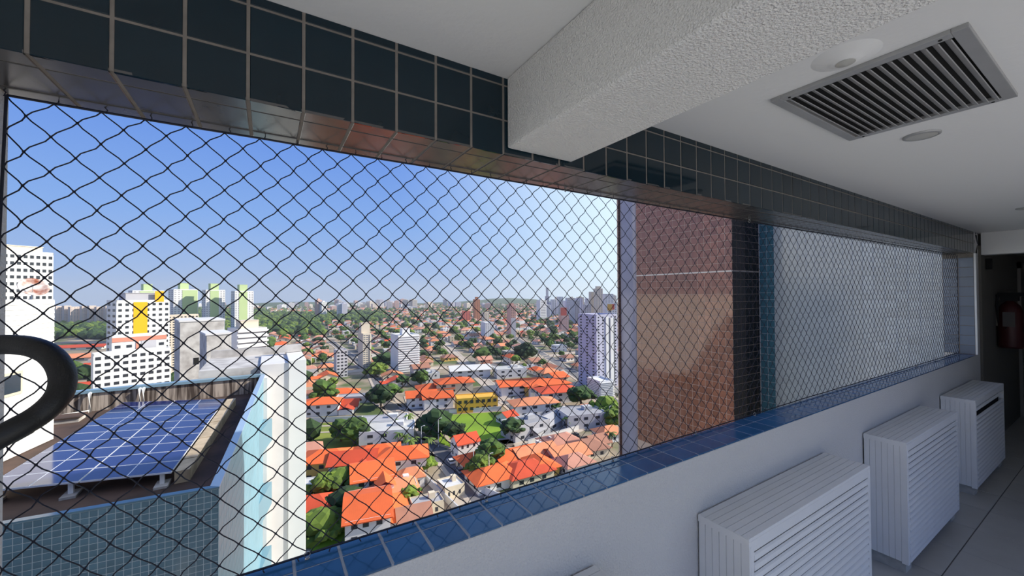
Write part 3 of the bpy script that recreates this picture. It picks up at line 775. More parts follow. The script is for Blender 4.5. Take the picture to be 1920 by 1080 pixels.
rd([(870, 842), (990, 828), (1080, 800), (1180, 790)], 9, dirt_m)
rd([(950, 752), (1010, 800), (1060, 850)], 7)
rd([(585, 705), (700, 692), (830, 690), (1000, 672), (1160, 650)], 8, dirt_m)
rd([(620, 640), (700, 700), (740, 775)], 7)
rd([(830, 640), (880, 690), (950, 752)], 7, dirt_m)
rd([(960, 630), (1060, 690), (1160, 760)], 7)
rd([(500, 640), (700, 630), (900, 622), (1150, 612)], 9, dirt_m)
FIELD = [(842, 783), (935, 776), (948, 800), (957, 830), (905, 838), (868, 808)]
F2 = [(583, 800), (640, 795), (660, 835), (600, 850), (583, 850)]
def patch(px, m, z, name):
    b = MB(); b.poly([G(*p) + Vector((0, 0, z)) for p in px][::-1], m); me = b.mesh(name); 
    o = link(name, me); 
    if me.polygons[0].normal.z < 0: me.flip_normals()
    o['kind'] = 'structure'; return o
patch([(790, 790), (842, 778), (940, 772), (955, 800), (965, 838), (905, 842), (835, 842)], grass_m, .10, 'grass_field')
patch([(583, 795), (665, 790), (690, 850), (583, 862)], mat('dry_grass', (.24, .27, .04, 1), .95, var=.7, vscale=.08, col2=(.12, .17, .02, 1)), .09, 'grass_plot')
patch([(583, 985), (640, 970), (660, 1010), (583, 1035)], grass_m, .11, 'garden_lawn')
patch([(860, 900), (905, 925), (960, 960), (880, 975), (800, 900)], dirt_m, .05, 'yard')
patch([(600, 604), (640, 607), (640, 611), (590, 609)], mat('water', (.10, .16, .20, 1), .08), .2, 'river')

# ------------------------------------------------------------------ city buildings
roof_cols = [('bright orange', (.82, .145, .035, 1)), ('red orange', (.68, .085, .03, 1)), ('pale orange', (.72, .26, .12, 1)), ('weathered brown', (.42, .19, .12, 1)), ('dull pink', (.62, .28, .19, 1))]
flat_cols = [('grey', (.38, .37, .38, 1)), ('off-white', (.66, .64, .60, 1))]
wall_cols = [('white', (.78, .76, .72, 1)), ('cream', (.72, .62, .45, 1)), ('yellow', (.75, .48, .12, 1)), ('pale grey', (.55, .54, .54, 1))]
def rmat(c): 
    k = [x for x in roof_cols + flat_cols if x[0] == c][0]
    return mat('roof_' + c, k[1], .85, var=.35, vscale=.25, bump=.6, bscale=2.2, kind='wave', obj_rand=.16, col2=tuple(v * .62 for v in k[1][:3]) + (1,))
def wmat(c): return mat('wall_' + c, [x for x in wall_cols if x[0] == c][0][1], .85, var=.2, vscale=.3, obj_rand=.08)
win_m = mat('house_window', (.035, .04, .05, 1), .25)
HM = {}
def house_mesh(kind, rc, wc_, two, v=0):
    """unit house: w 12 x d 10"""
    key = (kind, rc, wc_, two, v)
    if key in HM: return HM[key]
    w, d = (12, 9.5) if v == 0 else (9, 12); h = 6.0 if two else 3.2; W_, D_ = w / 2, d / 2; R_ = rmat(rc); e_ = .7; rh = 2.3
    bw_ = MB(); bw_.box((-W_, -D_, 0), (W_, D_, h), wmat(wc_)); br = MB()
    if kind == 'flat':
        t = .5
        bw_.box((-W_, -D_, h), (W_, -D_ + .2, h + t), wmat(wc_)); bw_.box((-W_, D_ - .2, h), (W_, D_, h + t), wmat(wc_)); bw_.box((-W_, -D_, h), (-W_ + .2, D_, h + t), wmat(wc_)); bw_.box((W_ - .2, -D_, h), (W_, D_, h + t), wmat(wc_))
        br.box((-W_ + .2, -D_ + .2, h), (W_ - .2, D_ - .2, h + .12), R_); br.box((1, 0, h), (3.5, 2.4, h + 1.7), wmat(wc_))
    elif kind == 'hip':
        a = [(-W_ - e_, -D_ - e_, h), (W_ + e_, -D_ - e_, h), (W_ + e_, D_ + e_, h), (-W_ - e_, D_ + e_, h)]; rl = max(W_ - D_ * .8, .5) if w > d else .3
        r0, r1 = ((-rl, 0, h + rh), (rl, 0, h + rh)) if w > d else ((0, -(D_ - W_ * .8), h + rh), (0, D_ - W_ * .8, h + rh))
        if w > d:
            br.poly([a[0], a[1], r1, r0], R_); br.poly([a[2], a[3], r0, r1], R_); br.poly([a[1], a[2], r1], R_); br.poly([a[3], a[0], r0], R_)
        else:
            br.poly([a[1], a[2], r1, r0], R_); br.poly([a[3], a[0], r0, r1], R_); br.poly([a[0], a[1], r0], R_); br.poly([a[2], a[3], r1], R_)
        br.poly([(p[0], p[1], p[2] - .15) for p in a[::-1]], R_)
        for k in range(4): p, q = a[k], a[(k + 1) % 4]; br.poly([(p[0], p[1], p[2] - .15), (q[0], q[1], q[2] - .15), q, p], R_)
    else:
        for sg in (1, -1):
            q = [(-W_ - e_, sg * (D_ + e_), h - .3), (W_ + e_, sg * (D_ + e_), h - .3), (W_ + e_, 0, h + rh), (-W_ - e_, 0, h + rh)]
            if sg > 0: q = q[::-1]
            br.poly(q, R_); br.poly([(p[0], p[1], p[2] - .18) for p in q[::-1]], R_)
        for x in (-W_, W_): 
            q = [(x, -D_, h), (x, D_, h), (x, 0, h + rh - .1)]; bw_.poly(q if x > 0 else q[::-1], wmat(wc_))
        if kind == 'cross':
            # a lower annex with its own roof
            bw_.box((W_ * .1, -D_ - 4.5, 0), (W_ * .9, -D_, h - .6), wmat(wc_))
            x0, x1 = W_ * .1 - .5, W_ * .9 + .5; xm = (x0 + x1) / 2
            br.poly([(x0, -D_ - 5, h - .7), (xm, -D_ - 5, h + .8), (xm, 0, h + .8), (x0, 0, h - .7)][::-1], R_); br.poly([(x1, -D_ - 5, h - .7), (x1, 0, h - .7), (xm, 0, h + .8), (xm, -D_ - 5, h + .8)][::-1], R_)
    bn = MB(); lv = (1.0, 4.0) if two else (1.0,)
    for z in lv:
        for x in ((-W_ * .6, W_ * -.1, W_ * .5)):
            bn.box((x - .6, -D_ - .04, z), (x + .6, -D_ + .05, z + 1.2), win_m); bn.box((x - .6, D_ - .05, z), (x + .6, D_ + .04, z + 1.2), win_m)
        for y in (-D_ * .5, D_ * .4):
            bn.box((-W_ - .04, y - .6, z), (-W_ + .05, y + .6, z + 1.2), win_m); bn.box((W_ - .05, y - .6, z), (W_ + .04, y + .6, z + 1.2), win_m)
    HM[key] = (bw_.mesh('house_walls'), br.mesh('house_roof'), bn.mesh('house_windows')); return HM[key]
landmarks = [('the white slab tower', G(760, 712)), ('the green field', G(895, 810)), ('the yellow two storey block', G(893, 760)), ('the lilac tower', G(1115, 745)), ('the striped balcony block', G(1125, 765)), ('the dry grass plot', G(620, 830)), ('the diagonal road', G(870, 890)), ('the narrow dark tower', G(684, 662)), ('the white end pier', G(582, 900)), ('the far sandy street', G(900, 690)), ('the brown tower wing', G(1160, 820))]
R2 = Vector((M[0][0], M[1][0])).normalized(); FW = Vector((-M[0][2], -M[1][2])).normalized()
used_labels = {}
def where(p):
    best = min(landmarks, key=lambda q: (q[1] - Vector(p)).length); d = Vector((p[0] - best[1].x, p[1] - best[1].y))
    if d.length < 9: return 'at ' + best[0]
    a, c = d.dot(R2), d.dot(FW)
    far = '' 
    if abs(a) > abs(c): s = ('right of ' if a > 0 else 'left of ')
    else: s = ('behind ' if c > 0 else 'in front of ')
    if d.length > 55: s = ('well ' if 'of' in s and 'front' not in s else 'far ') + s
    return s + best[0]
occupied = []
def house(p, rot, kind, rc, wc_, two, sx=1, sy=1, v=0, label=None, group='city houses', parts=True):
    me = house_mesh(kind, rc, wc_, two, v)
    o = root('house', (p[0], p[1], GZ), rot)
    o.scale = (sx, sy, 1)
    link('walls', me[0], o); link('roof', me[1], o); link('windows', me[2], o, kind='stuff')
    kn = {'flat': 'flat roofed', 'hip': 'hip roofed', 'gable': 'gable roofed', 'cross': 'cross gabled'}[kind]
    lb = label or f"{rc} {kn} house with {wc_} walls {where((p[0], p[1], GZ))}"
    o['label'] = lb; o['category'] = 'house'; o['group'] = group
    occupied.append((p[0], p[1], 8.5 * max(sx, sy)))
    return o
def rotpx(a, b_):
    p, q = G(*a), G(*b_); return math.atan2(q.y - p.y, q.x - p.x)
RA = rotpx((827, 843), (905, 932))       # street direction
# hand placed nearer houses : px of the base centre, kind, colours
near = [
 ((615, 888), 0, 'hip', 'bright orange', 'yellow', True, 1.05, 1, 0, 'orange hip roofed villa with yellow and white walls right of the white end pier'),
 ((665, 890), 0, 'cross', 'red orange', 'white', True, 1.0, 1, 0, 'red orange cross gabled villa between two other villas behind the tree garden'),
 ((705, 878), .1, 'hip', 'bright orange', 'white', True, 1.1, 1, 0, None),
 ((752, 882), .05, 'hip', 'bright orange', 'white', True, 1.2, 1, 0, 'wide orange hip roofed villa in front of the palms'),
 ((698, 915), .2, 'cross', 'bright orange', 'white', True, 1.1, 1, 1, None),
 ((735, 935), .2, 'hip', 'pale orange', 'cream', False, 1.0, 1, 0, None),
 ((690, 985), .15, 'gable', 'bright orange', 'white', True, 1.0, 1.15, 1, 'large orange gabled house with white walls lowest in view above the sill'),
 ((728, 975), .15, 'hip', 'bright orange', 'white', False, .9, 1, 1, None),
 ((585, 965), .1, 'hip', 'red orange', 'white', False, .7, .8, 0, 'small red roofed outbuilding half hidden by the white end pier'),
 ((872, 854), .35, 'gable', 'red orange', 'white', True, .62, .62, 0, 'small red gabled house beside the diagonal road'),
 ((905, 872), .35, 'hip', 'bright orange', 'cream', False, 1.2, .8, 0, None),
 ((925, 905), .3, 'hip', 'bright orange', 'white', False, 1.1, 1, 0, 'orange hip roofed house just right of the big garden tree by the road'),
 ((965, 868), .3, 'cross', 'bright orange', 'white', False, 1.1, 1, 0, None),
 ((985, 895), .3, 'hip', 'red orange', 'cream', False, 1.1, 1, 0, None),
 ((1000, 862), .3, 'gable', 'pale orange', 'cream', False, 1.1, 1, 0, None),
 ((1010, 885), .3, 'hip', 'bright orange', 'yellow', False, .9, .8, 1, None),
 ((1060, 862), .3, 'gable', 'pale orange', 'cream', False, 1, 1, 0, None),
 ((1050, 840), .3, 'hip', 'dull pink', 'yellow', False, 1, 1, 0, None),
 ((1098, 850), .2, 'hip', 'weathered brown', 'cream', False, 1, 1, 0, None),
 ((1142, 822), .2, 'hip', 'pale orange', 'white', False, .8, .8, 0, None),
 ((720, 798), .0, 'flat', 'grey', 'white', False, 1.5, .9, 0, 'long white flat roofed building behind the palms'),
 ((728, 828), .0, 'flat', 'off-white', 'white', True, 1.5, 1.1, 0, 'white modern flat roofed villa standing behind the row of palms'),
 ((952, 792), .55, 'gable', 'red orange', 'white', False, .5, .8, 0, 'tall narrow red roofed white house at the right edge of the green field'),
 ((985, 815), .4, 'flat', 'grey', 'pale grey', True, 1.3, 1, 0, 'pale grey flat roofed house with dark windows right of the green field'),
 ((1025, 800), .75, 'gable', 'grey', 'pale grey', False, 2.2, .9, 0, 'long grey roofed shed right of the green field'),
 ((1090, 795), .1, 'flat', 'grey', 'pale grey', True, 1.4, 1.2, 0, None),
 ((1110, 775), .3, 'gable', 'dull pink', 'white', False, 1, 1, 0, None),
 ((640, 745), .0, 'hip', 'bright orange', 'white', False, 1.3, 1, 0, None),
 ((605, 775), .0, 'hip', 'bright orange', 'white', True, 1.2, 1, 0, None),
 ((640, 768), .0, 'cross', 'red orange', 'white', False, 1.2, 1, 0, None),
 ((680, 752), .0, 'flat', 'grey', 'pale grey', False, 2.0, .7, 0, 'long low grey roofed shed left of the sandy street'),
 ((790, 760), .1, 'cross', 'bright orange', 'white', True, 1.1, 1, 0, None),
 ((820, 762), .1, 'gable', 'bright orange', 'white', True, 1.1, 1, 0, None),
 ((815, 735), .1, 'hip', 'bright orange', 'cream', False, 1.5, 1.2, 0, None),
 ((850, 732), .1, 'hip', 'bright orange', 'cream', True, 1.6, 1.3, 0, None),
 ((975, 735), .1, 'cross', 'bright orange', 'white', True, 2.0, 1.4, 0, 'largest orange roofed complex in the middle distance right of the yellow block'),
 ((1020, 735), .1, 'hip', 'bright orange', 'yellow', True, 2.0, 1.3, 0, None),
 ((1045, 750), .1, 'hip', 'red orange', 'white', True, 1.6, 1.2, 0, None),
 ((1000, 775), .1, 'hip', 'pale orange', 'white', True, 1.6, 1, 0, None),
 ((880, 705), .1, 'gable', 'off-white', 'white', True, 2.0, 1.5, 0, 'pale roofed warehouse with white walls behind the yellow block'),
 ((955, 705), .1, 'flat', 'off-white', 'white', True, 1.6, 1.2, 0, None),
]
near += [((770, 908), .2, 'hip', 'pale orange', 'white', False, .55, .55, 0, 'little pale orange roofed outbuilding behind the sandy yard'), ((752, 925), .2, 'flat', 'off-white', 'white', False, .6, .7, 0, 'small white flat roofed annex between the orange roofs and the yard'),
 ((800, 960), .25, 'flat', 'grey', 'cream', False, .6, .5, 0, 'low unfinished shed with grey roof in the sandy yard'), ((775, 985), .2, 'gable', 'weathered brown', 'white', False, .6, .6, 0, 'brown roofed shed in the sandy yard just above the sill'),
 ((845, 925), .35, 'flat', 'off-white', 'cream', False, .45, .6, 0, 'small cream flat roofed hut beside the street bend'), ((1030, 845), .3, 'flat', 'off-white', 'white', False, .6, .6, 0, 'small white flat roofed house among the right hand orange roofs'),
 ((1075, 880), .3, 'hip', 'dull pink', 'white', False, .8, .8, 0, 'dull pink roofed bungalow lowest at the right above the sill'), ((1118, 840), .3, 'gable', 'weathered brown', 'cream', False, .6, .7, 0, 'brown gabled bungalow left of the brown tower wing'),
 ((590, 925), .1, 'flat', 'off-white', 'white', False, .6, .6, 0, 'small white hut beside the white end pier'), ((660, 940), .1, 'flat', 'off-white', 'pale grey', False, .55, .45, 0, 'small pale grey outbuilding in the shaded garden')]
for px, dr_, kind, rc, wc_, two, sx, sy, v, lb in near:
    p = G(*px); house(p, dr_ - .35, kind, rc, wc_, two, sx * 1.15, sy * 1.15, v, lb, group='nearer houses around the green field')
def gwall(a, c, lb):
    p, q = G(*a), G(*c); d = q - p; o = root('garden_wall', p, math.atan2(d.y, d.x), label=lb, category='wall'); Ln = d.length
    b = MB(); b.box((0, -.12, 0), (Ln, .12, 2.1), wmat('white')); b.obj('masonry', o); b = MB(); b.box((-.05, -.18, 2.1), (Ln + .05, .18, 2.22), wmat('pale grey')); b.obj('coping', o)
gwall((745, 900), (800, 905), 'white garden wall behind the sandy yard'); gwall((800, 905), (885, 990), 'long white garden wall between the sandy yard and the diagonal road')
gwall((845, 843), (905, 845), 'white wall along the near edge of the green field'); gwall((842, 776), (940, 770), 'white wall along the far edge of the green field')
gwall((583, 792), (690, 788), 'white wall behind the dry grass plot'); gwall((905, 925), (960, 950), 'white garden wall right of the diagonal road in front of the orange roofs')
gwall((990, 835), (1085, 806), 'white wall along the sandy street on the right')
# yellow long block
def box_building(name, p, rot, w, d, h, wallm, label, cat='building', floors=0, cols=0, winm=None, bands=None, top=None, group=None, wsz=.55, zbase=GZ, extras=None, sidecols=0, capm=None):
    o = root(name, (p[0], p[1], zbase), rot, label=label, category=cat)
    if group: o['group'] = group
    b = MB(); b.box((-w / 2, -d / 2, 0), (w / 2, d / 2, h), wallm)
    t = .5 if h > 8 else .2
    for a, c in (((-w / 2, -d / 2), (w / 2, -d / 2 + .3)), ((-w / 2, d / 2 - .3), (w / 2, d / 2)), ((-w / 2, -d / 2), (-w / 2 + .3, d / 2)), ((w / 2 - .3, -d / 2), (w / 2, d / 2))): b.box((a[0], a[1], h), (c[0], c[1], h + t * 2), wallm)
    b.obj('walls', o)
    if floors:
        fh = h / floors; bn = MB(); wm_ = winm or win_m
        for f in range(floors):
            z = f * fh + fh * .35
            for c in range(cols):
                x = -w / 2 + (c + .5) * w / cols; ww = w / cols * wsz / 2
                bn.box((x - ww, -d / 2 - .06, z), (x + ww, -d / 2 + .05, z + fh * .45), wm_)
                bn.box((x - ww, d / 2 - .05, z), (x + ww, d / 2 + .06, z + fh * .45), wm_)
            for c in range(sidecols):
                y = -d / 2 + (c + .5) * d / sidecols; ww = d / sidecols * wsz / 2
                for s in (-1, 1): bn.box((s * w / 2 - .06, y - ww, z), (s * w / 2 + .06, y + ww, z + fh * .45), wm_)
        bn.obj('windows', o, kind='stuff')
    if bands:
        b = MB(); n_, m_, out = bands; fh = h / n_
        for f in range(n_): b.box((-w / 2 + .2, -d / 2 - out, f * fh + fh * .62), (w / 2 + out * .5, -d / 2 + .1, f * fh + fh), m_)
        b.obj('balcony_bands', o, kind='stuff')
    if top:
        tw, td, th, tm = top; b = MB(); b.box((-tw / 2, -td / 2, h), (tw / 2, td / 2, h + th), tm); b.box((-tw / 2 - .2, -td / 2 - .2, h + th), (tw / 2 + .2, td / 2 + .2, h + th + .3), tm); b.obj('roof_house', o)
    if extras: extras(o)
    occupied.append((p[0], p[1], max(w, d) * .6)); return o
yel = mat('yellow_render', (.80, .45, .06, 1), .85, var=.2, vscale=.3)
box_building('long_building', G(893, 768), -.3, 21, 9, 7, yel, 'yellow two storey block with grey roof left of the green field road', floors=2, cols=7)
HOR = 552.3 
def tower(l, m_, r, ytop, d, wallm, label, beta=.30, base=None, name='apartment_tower', **k):
    """px: left edge, front-left corner, right edge, top; d = distance along the view; stands on the ground"""
    c = ray((l + r) / 2, 560); c = c * d
    wf_ = max((r - m_) * d / F, 2) / math.cos(beta); ds_ = (max((m_ - l), .5) * d / F) / math.sin(beta); ds_ = min(max(ds_, 5), 40)
    az = math.atan2(c.y, c.x)
    rot = az - math.pi / 2 + beta      # front (-y local) turned to the camera, then swung to the right
    ztop = (ray((l + r) / 2, ytop) * d).z
    return box_building(name, (c.x, c.y), rot, wf_, ds_, ztop - GZ, wallm, label, 'tower', **k)
wht = mat('tower_white', (.80, .79, .77, 1), .8, var=.15, vscale=.1); crm = mat('tower_cream', (.74, .64, .50, 1), .8, var=.2, vscale=.1); gry = mat('tower_grey', (.50, .49, .52, 1), .8, var=.2, vscale=.1)
lil = mat('tower_lilac', (.56, .55, .66, 1), .8, var=.15, vscale=.05); grn = mat('tower_green', (.50, .62, .30, 1), .8, var=.1, vscale=.1); pnk = mat('tower_pink', (.66, .38, .30, 1), .8, var=.2, vscale=.1)
orb = mat('tower_orange_brown', (.50, .20, .09, 1), .8, var=.2, vscale=.1); redm = mat('tower_red', (.60, .12, .08, 1), .8); dkg = mat('tower_dark_glass', (.16, .17, .19, 1), .4); bandg = mat('band_shadow_grey', (.30, .30, .32, 1), .6)
def stripe(m_, x0, x1, z0, z1, out=.15, part='coloured_panel'):
    def f(o):
        # strips relative to the front face of that building
        w = o['_w']; d = o['_d']; h = o['_h']
        b = MB(); b.box((-w / 2 + w * x0, -d / 2 - out, h * z0), (-w / 2 + w * x1, -d / 2 + .05, h * z1), m_); b.obj(part, o)
    return f
_bb = box_building
def box_building(name, p, rot, w, d, h, *a, **k):
    ex = k.pop('extras', None); o = _bb(name, p, rot, w, d, h, *a, **k)
    if ex:
        o['_w'] = w; o['_d'] = d; o['_h'] = h
        for f in (ex if isinstance(ex, (list, tuple)) else [ex]): f(o)
        del o['_w']; del o['_d']; del o['_h']
    return o
tower(-14, 14, 74, 478, 150, wht, 'white high rise with dark window rows behind the boarded block at far left', floors=30, cols=8, wsz=.6, top=(10, 10, 3, crm), sidecols=3)
tower(218, 232, 304, 566, 190, wht, 'white tower with a bright yellow panel below its roof', floors=22, cols=8, wsz=.5, sidecols=2, top=(12, 8, 4, gry), extras=[stripe(mat('signal_yellow', (.85, .42, .0, 1), .7), .30, .56, .70, 1.0, .12), stripe(mat('signal_yellow', (.85, .42, .0, 1), .7), .70, .88, 1.0, 1.09, .12)])
tower(197, 200, 304, 660, 172, wht, 'white lower front block with rows of windows below the yellow panelled tower', floors=13, cols=9, wsz=.6, beta=.18)
tower(222, 226, 300, 630, 178, wht, 'grey and white block with a salmon pink roof band', floors=15, cols=5, wsz=.5, beta=.2, extras=[stripe(mat('salmon_band', (.62, .25, .17, 1), .8), 0, 1, .955, 1.0, .25), stripe(gry, .52, .80, 0, .955, .2), stripe(mat('salmon_band', (.62, .25, .17, 1), .8), .42, .47, 0, .96, .3)])
for i, (l, m_, r, t, lb) in enumerate([(250, 256, 300, 546, 'pale green and white high rise directly behind the yellow panelled tower'), (322, 330, 365, 544, 'pale green high rise first to the right of the yellow panelled tower'), (383, 389, 418, 545, 'pale green high rise, middle one of the three standing apart'), (437, 443, 472, 547, 'pale green high rise, rightmost of the three standing apart')]):
    tower(l, m_, r, t, 520, wht, lb, floors=28, cols=7, wsz=.5, top=(9, 8, 9, grn), extras=[stripe(grn, .22 if i != 1 else .35, .66 if i != 1 else .98, 0, 1.0, .3)] , sidecols=2, winm=bandg)
tower(320, 322, 366, 592, 300, crm, 'cream tower with small square windows behind the stained concrete blocks', floors=24, cols=8, wsz=.5, beta=.2)
tower(433, 449, 495, 617, 230, wht, 'white office block with long horizontal bands right of the concrete blocks', bands=(14, wht, 1.0), floors=14, cols=1, wsz=.94, winm=bandg, top=(9, 8, 5, crm))
tower(672, 681, 695, 626, 330, crm, 'narrow dark tower with balconies in front of the red roofs', floors=16, cols=3, wsz=.7, winm=dkg, top=(7, 6, 9, crm), extras=[stripe(crm, .80, 1, 0, 1, .5)])
tower(733, 747, 785, 628, 310, wht, 'white slab tower with thin horizontal floor lines in the middle of the city', bands=(16, wht, .7), floors=16, cols=1, wsz=.98, winm=bandg, top=(6, 6, 5, wht), beta=.33)
tower(627, 632, 651, 657, 290, gry, 'small grey and white apartment block left of the narrow dark tower', floors=8, cols=3, wsz=.6)
tower(887, 890, 900, 562, 900, orb, 'tall orange brown tower on the skyline', floors=24, cols=3, wsz=.4, top=(6, 6, 6, orb))
tower(866, 868, 882, 584, 860, redm, 'low red tower left of the orange brown tower', floors=8, cols=3, wsz=.4)
tower(901, 910, 926, 605, 520, wht, 'white tower with shaded left side below the orange brown tower', floors=14, cols=4, wsz=.4, winm=bandg)
tower(903, 908, 917, 586, 700, crm, 'beige tower behind the white tower below the skyline', floors=12, cols=3, wsz=.4)
tower(950, 958, 967, 574, 560, pnk, 'slim pink topped tower left of the far hill', floors=18, cols=3, wsz=.4, extras=[stripe(gry, 0, 1, 0, .62, .3)], top=(6, 6, 4, pnk))
tower(1047, 1052, 1066, 592, 600, pnk, 'pink red tower with pale window dots below the skyline', floors=14, cols=4, wsz=.45, winm=wht, top=(8, 6, 12, redm))
tower(1068, 1078, 1086, 564, 800, gry, 'grey and white high rise right of the pink red tower', floors=24, cols=3, wsz=.4)
tower(1022, 1026, 1030, 556, 1000, gry, 'thin grey high rise with a tall mast top left of the skyline cluster', floors=26, cols=2, wsz=.4, top=(5, 5, 22, gry))
tower(1032, 1035, 1043, 562, 980, wht, 'slim white high rise just right of the mast topped one', floors=24, cols=2, wsz=.4)
tower(1044, 1047, 1056, 557, 1050, wht, 'broad white high rise in the middle of the skyline cluster', floors=26, cols=3, wsz=.4)
tower(1060, 1063, 1071, 559, 1020, gry, 'grey high rise touching the broad white one', floors=26, cols=3, wsz=.4)
tower(1078, 1081, 1092, 560, 900, lil, 'lilac grey high rise with dark stripe in the skyline cluster', floors=26, cols=3, wsz=.4)
tower(1104, 1108, 1114, 548, 760, crm, 'tall pale cream high rise, thinner of the two hazy giants', floors=30, cols=3, wsz=.4, winm=bandg)
tower(1113, 1117, 1130, 542, 740, crm, 'tallest pale cream high rise on the right skyline', floors=32, cols=3, wsz=.4, winm=bandg, top=(8, 8, 5, crm))
tower(1130, 1134, 1150, 552, 640, wht, 'white high rise touching the brown tower wing on the skyline', floors=28, cols=3, wsz=.4, winm=bandg)
tower(1093, 1096, 1108, 572, 680, gry, 'grey mid rise behind the lilac tower roof', floors=20, cols=3, wsz=.4)
tower(1136, 1139, 1156, 570, 420, wht, 'white high rise with a yellow and red panel near the brown tower wing', floors=22, cols=4, wsz=.3, extras=[stripe(mat('ochre_panel', (.62, .36, .08, 1), .7), 0, .5, .86, 1, .2), stripe(redm, .5, .75, .88, 1, .2)])
tower(1084, 1118, 1156, 591, 260, lil, 'large lilac tower with a column of small square windows', floors=24, cols=5, wsz=.28, beta=.75, sidecols=3, extras=[stripe(wht, .42, .55, 0, .99, .5, 'pilaster'), stripe(dkg, .55, .62, 0, .97, .1, 'recess'), stripe(wht, .64, .78, 0, .97, .5, 'pilaster'), stripe(dkg, .80, .86, 0, .97, .1, 'recess')])
tower(1100, 1123, 1148, 712, 235, wht, 'striped white balcony block at the foot of the lilac tower', bands=(9, wht, .9), floors=9, cols=1, wsz=.96, winm=bandg, beta=.6, sidecols=1)
# concrete blocks beyond the wing roof
def cblock(l, r, yt, d, dep, label):
    a = ray(l, 600) * d; rr_ = ray(r, 600); fa = math.radians(13); fx_, fy_ = math.cos(fa), math.sin(fa)
    det = fx_ * (-rr_.y) + rr_.x * fy_; s_ = (-a.x * -rr_.y + a.y * -rr_.x) / det; c = Vector((a.x + s_ * fx_, a.y + s_ * fy_, 0)); zt = (ray((l + r) / 2, yt) * d).z
    n_ = Vector((a.x + c.x, a.y + c.y)).normalized(); u = Vector((c.x - a.x, c.y - a.y)).normalized()
    o = root('concrete_block', ((a.x + c.x) / 2, (a.y + c.y) / 2, GZ), math.atan2(u.y, u.x), label=label, category='building')
    w = (Vector((c.x, c.y)) - Vector((a.x, a.y))).length
    b = MB(); b.box((-w / 2, 0, 0), (w / 2, dep, zt - GZ), conc); b.obj('walls', o, bevel=.03)
    b = MB(); b.box((-w / 2 - .05, -.05, zt - GZ), (w / 2 + .05, dep + .05, zt - GZ + .12), pier_m); b.box((-w * .2, -.02, zt - GZ - 3.2), (-w * .08, .1, zt - GZ - 2.7), dark_in); b.obj('roof_edge', o)
    occupied.append((o.location.x, o.location.y, 10))
cblock(337, 421, 604, 29, 4, 'tall stained concrete stair block behind the solar roof')
cblock(387, 434, 629, 25.5, 3.0, 'lower stained concrete block casting a slanting shadow in front of the taller one')

# pinkish slab estate far left
for i, (l, r, t) in enumerate([(104, 118, 575), (119, 131, 574), (132, 150, 576), (152, 163, 575), (166, 178, 574), (180, 194, 576), (196, 206, 575), (208, 218, 574)]):
    tower(l, l + 3, r, t, 760, mat('estate_pink', (.74, .58, .48, 1), .8, var=.1, vscale=.1), 'pinkish slab apartment block in the far left row above the trees', beta=.35, floors=14, cols=4, wsz=.45, winm=bandg, group='pinkish slab blocks at far left')
# low red roofed sheds at left
for px, w, d_, c in (((175, 672), 60, 26, 'pale orange'), ((150, 655), 44, 14, 'red orange'), ((310, 668), 40, 16, 'bright orange')):
    p = G(*px); house(p, -.2, 'gable', c, 'white', False, w / 12, d_ / 9.5, 0, f"long {c} roofed shed {'right' if px[0] > 250 else 'left'} of the yellow panelled tower" + (', in front' if px[1] > 670 else ''), group='long sheds at left')

# ------------------------------------------------------------------ trees
leaf = [mat('leaf_green', (.075, .14, .018, 1), .9, var=.9, vscale=.9, col2=(.02, .045, .008, 1), bump=1.0, bscale=2.5, obj_rand=.3), mat('leaf_yellow_green', (.16, .23, .025, 1), .9, var=.9, vscale=.9, col2=(.05, .09, .012, 1), bump=1.0, bscale=2.5, obj_rand=.25), mat('leaf_dark_green', (.035, .075, .018, 1), .9, var=.9, vscale=.9, col2=(.012, .028, .006, 1), bump=1.0, bscale=2.5, obj_rand=.3)]
bark = mat('bark', (.16, .11, .075, 1), .95)
def ico(sub):
    bm = bmesh.new(); bmesh.ops.create_icosphere(bm, subdivisions=sub, radius=1); v = [x.co.copy() for x in bm.verts]; f = [tuple(q.index for q in x.verts) for x in bm.faces]; bm.free(); return v, f
I2 = ico(2); I1 = ico(1)
def crown_mesh(m, seed, sub=I2, nb=36):
    rnd = random.Random(seed); b = MB(); i = b.mi(m)
    for k in range(nb):
        a = rnd.uniform(0, 6.283); rr = rnd.uniform(.15, .80) if k else 0; c = Vector((rr * math.cos(a), rr * math.sin(a), rnd.uniform(-.25, .62) * (1.1 - rr * .7))); s = rnd.uniform(.17, .34) if k else .60
        k0 = len(b.v)
        for v_ in sub[0]:
            q = v_ * s; nz = noise.noise((v_ * 2.3 + c * 5)) * .35 + noise.noise(v_ * 6 + c * 9) * .35; q = q * (1 + nz); q.z *= .82
            b.v.append(tuple(c + q))
        for f in sub[1]: b.f.append(tuple(k0 + t for t in f)); b.m.append(i)
    return b.mesh('crown')
crowns = [crown_mesh(leaf[k % 3], 11 + k) for k in range(9)]
tb = MB(); tb.tube([(0, 0, 0), (.05, 0, .5), (0, .05, 1)], [.09, .07, .05], bark, 7); trunk_me = tb.mesh('trunk')
def tree(p, r, h, ck, label, group='city trees'):
    o = root('tree', (p[0], p[1], GZ), random.uniform(0, 6.28), label=label, category='tree', group=group)
    t = link('trunk', trunk_me, o); t.scale = (r * .9, r * .9, h * .6)
    c = link('crown', crowns[ck], o, (0, 0, h - r * .62)); c.scale = (r, r, r * random.uniform(.75, .95))
    occupied.append((p[0], p[1], r * .7))
kinds = ['mid green', 'yellow green', 'dark green']
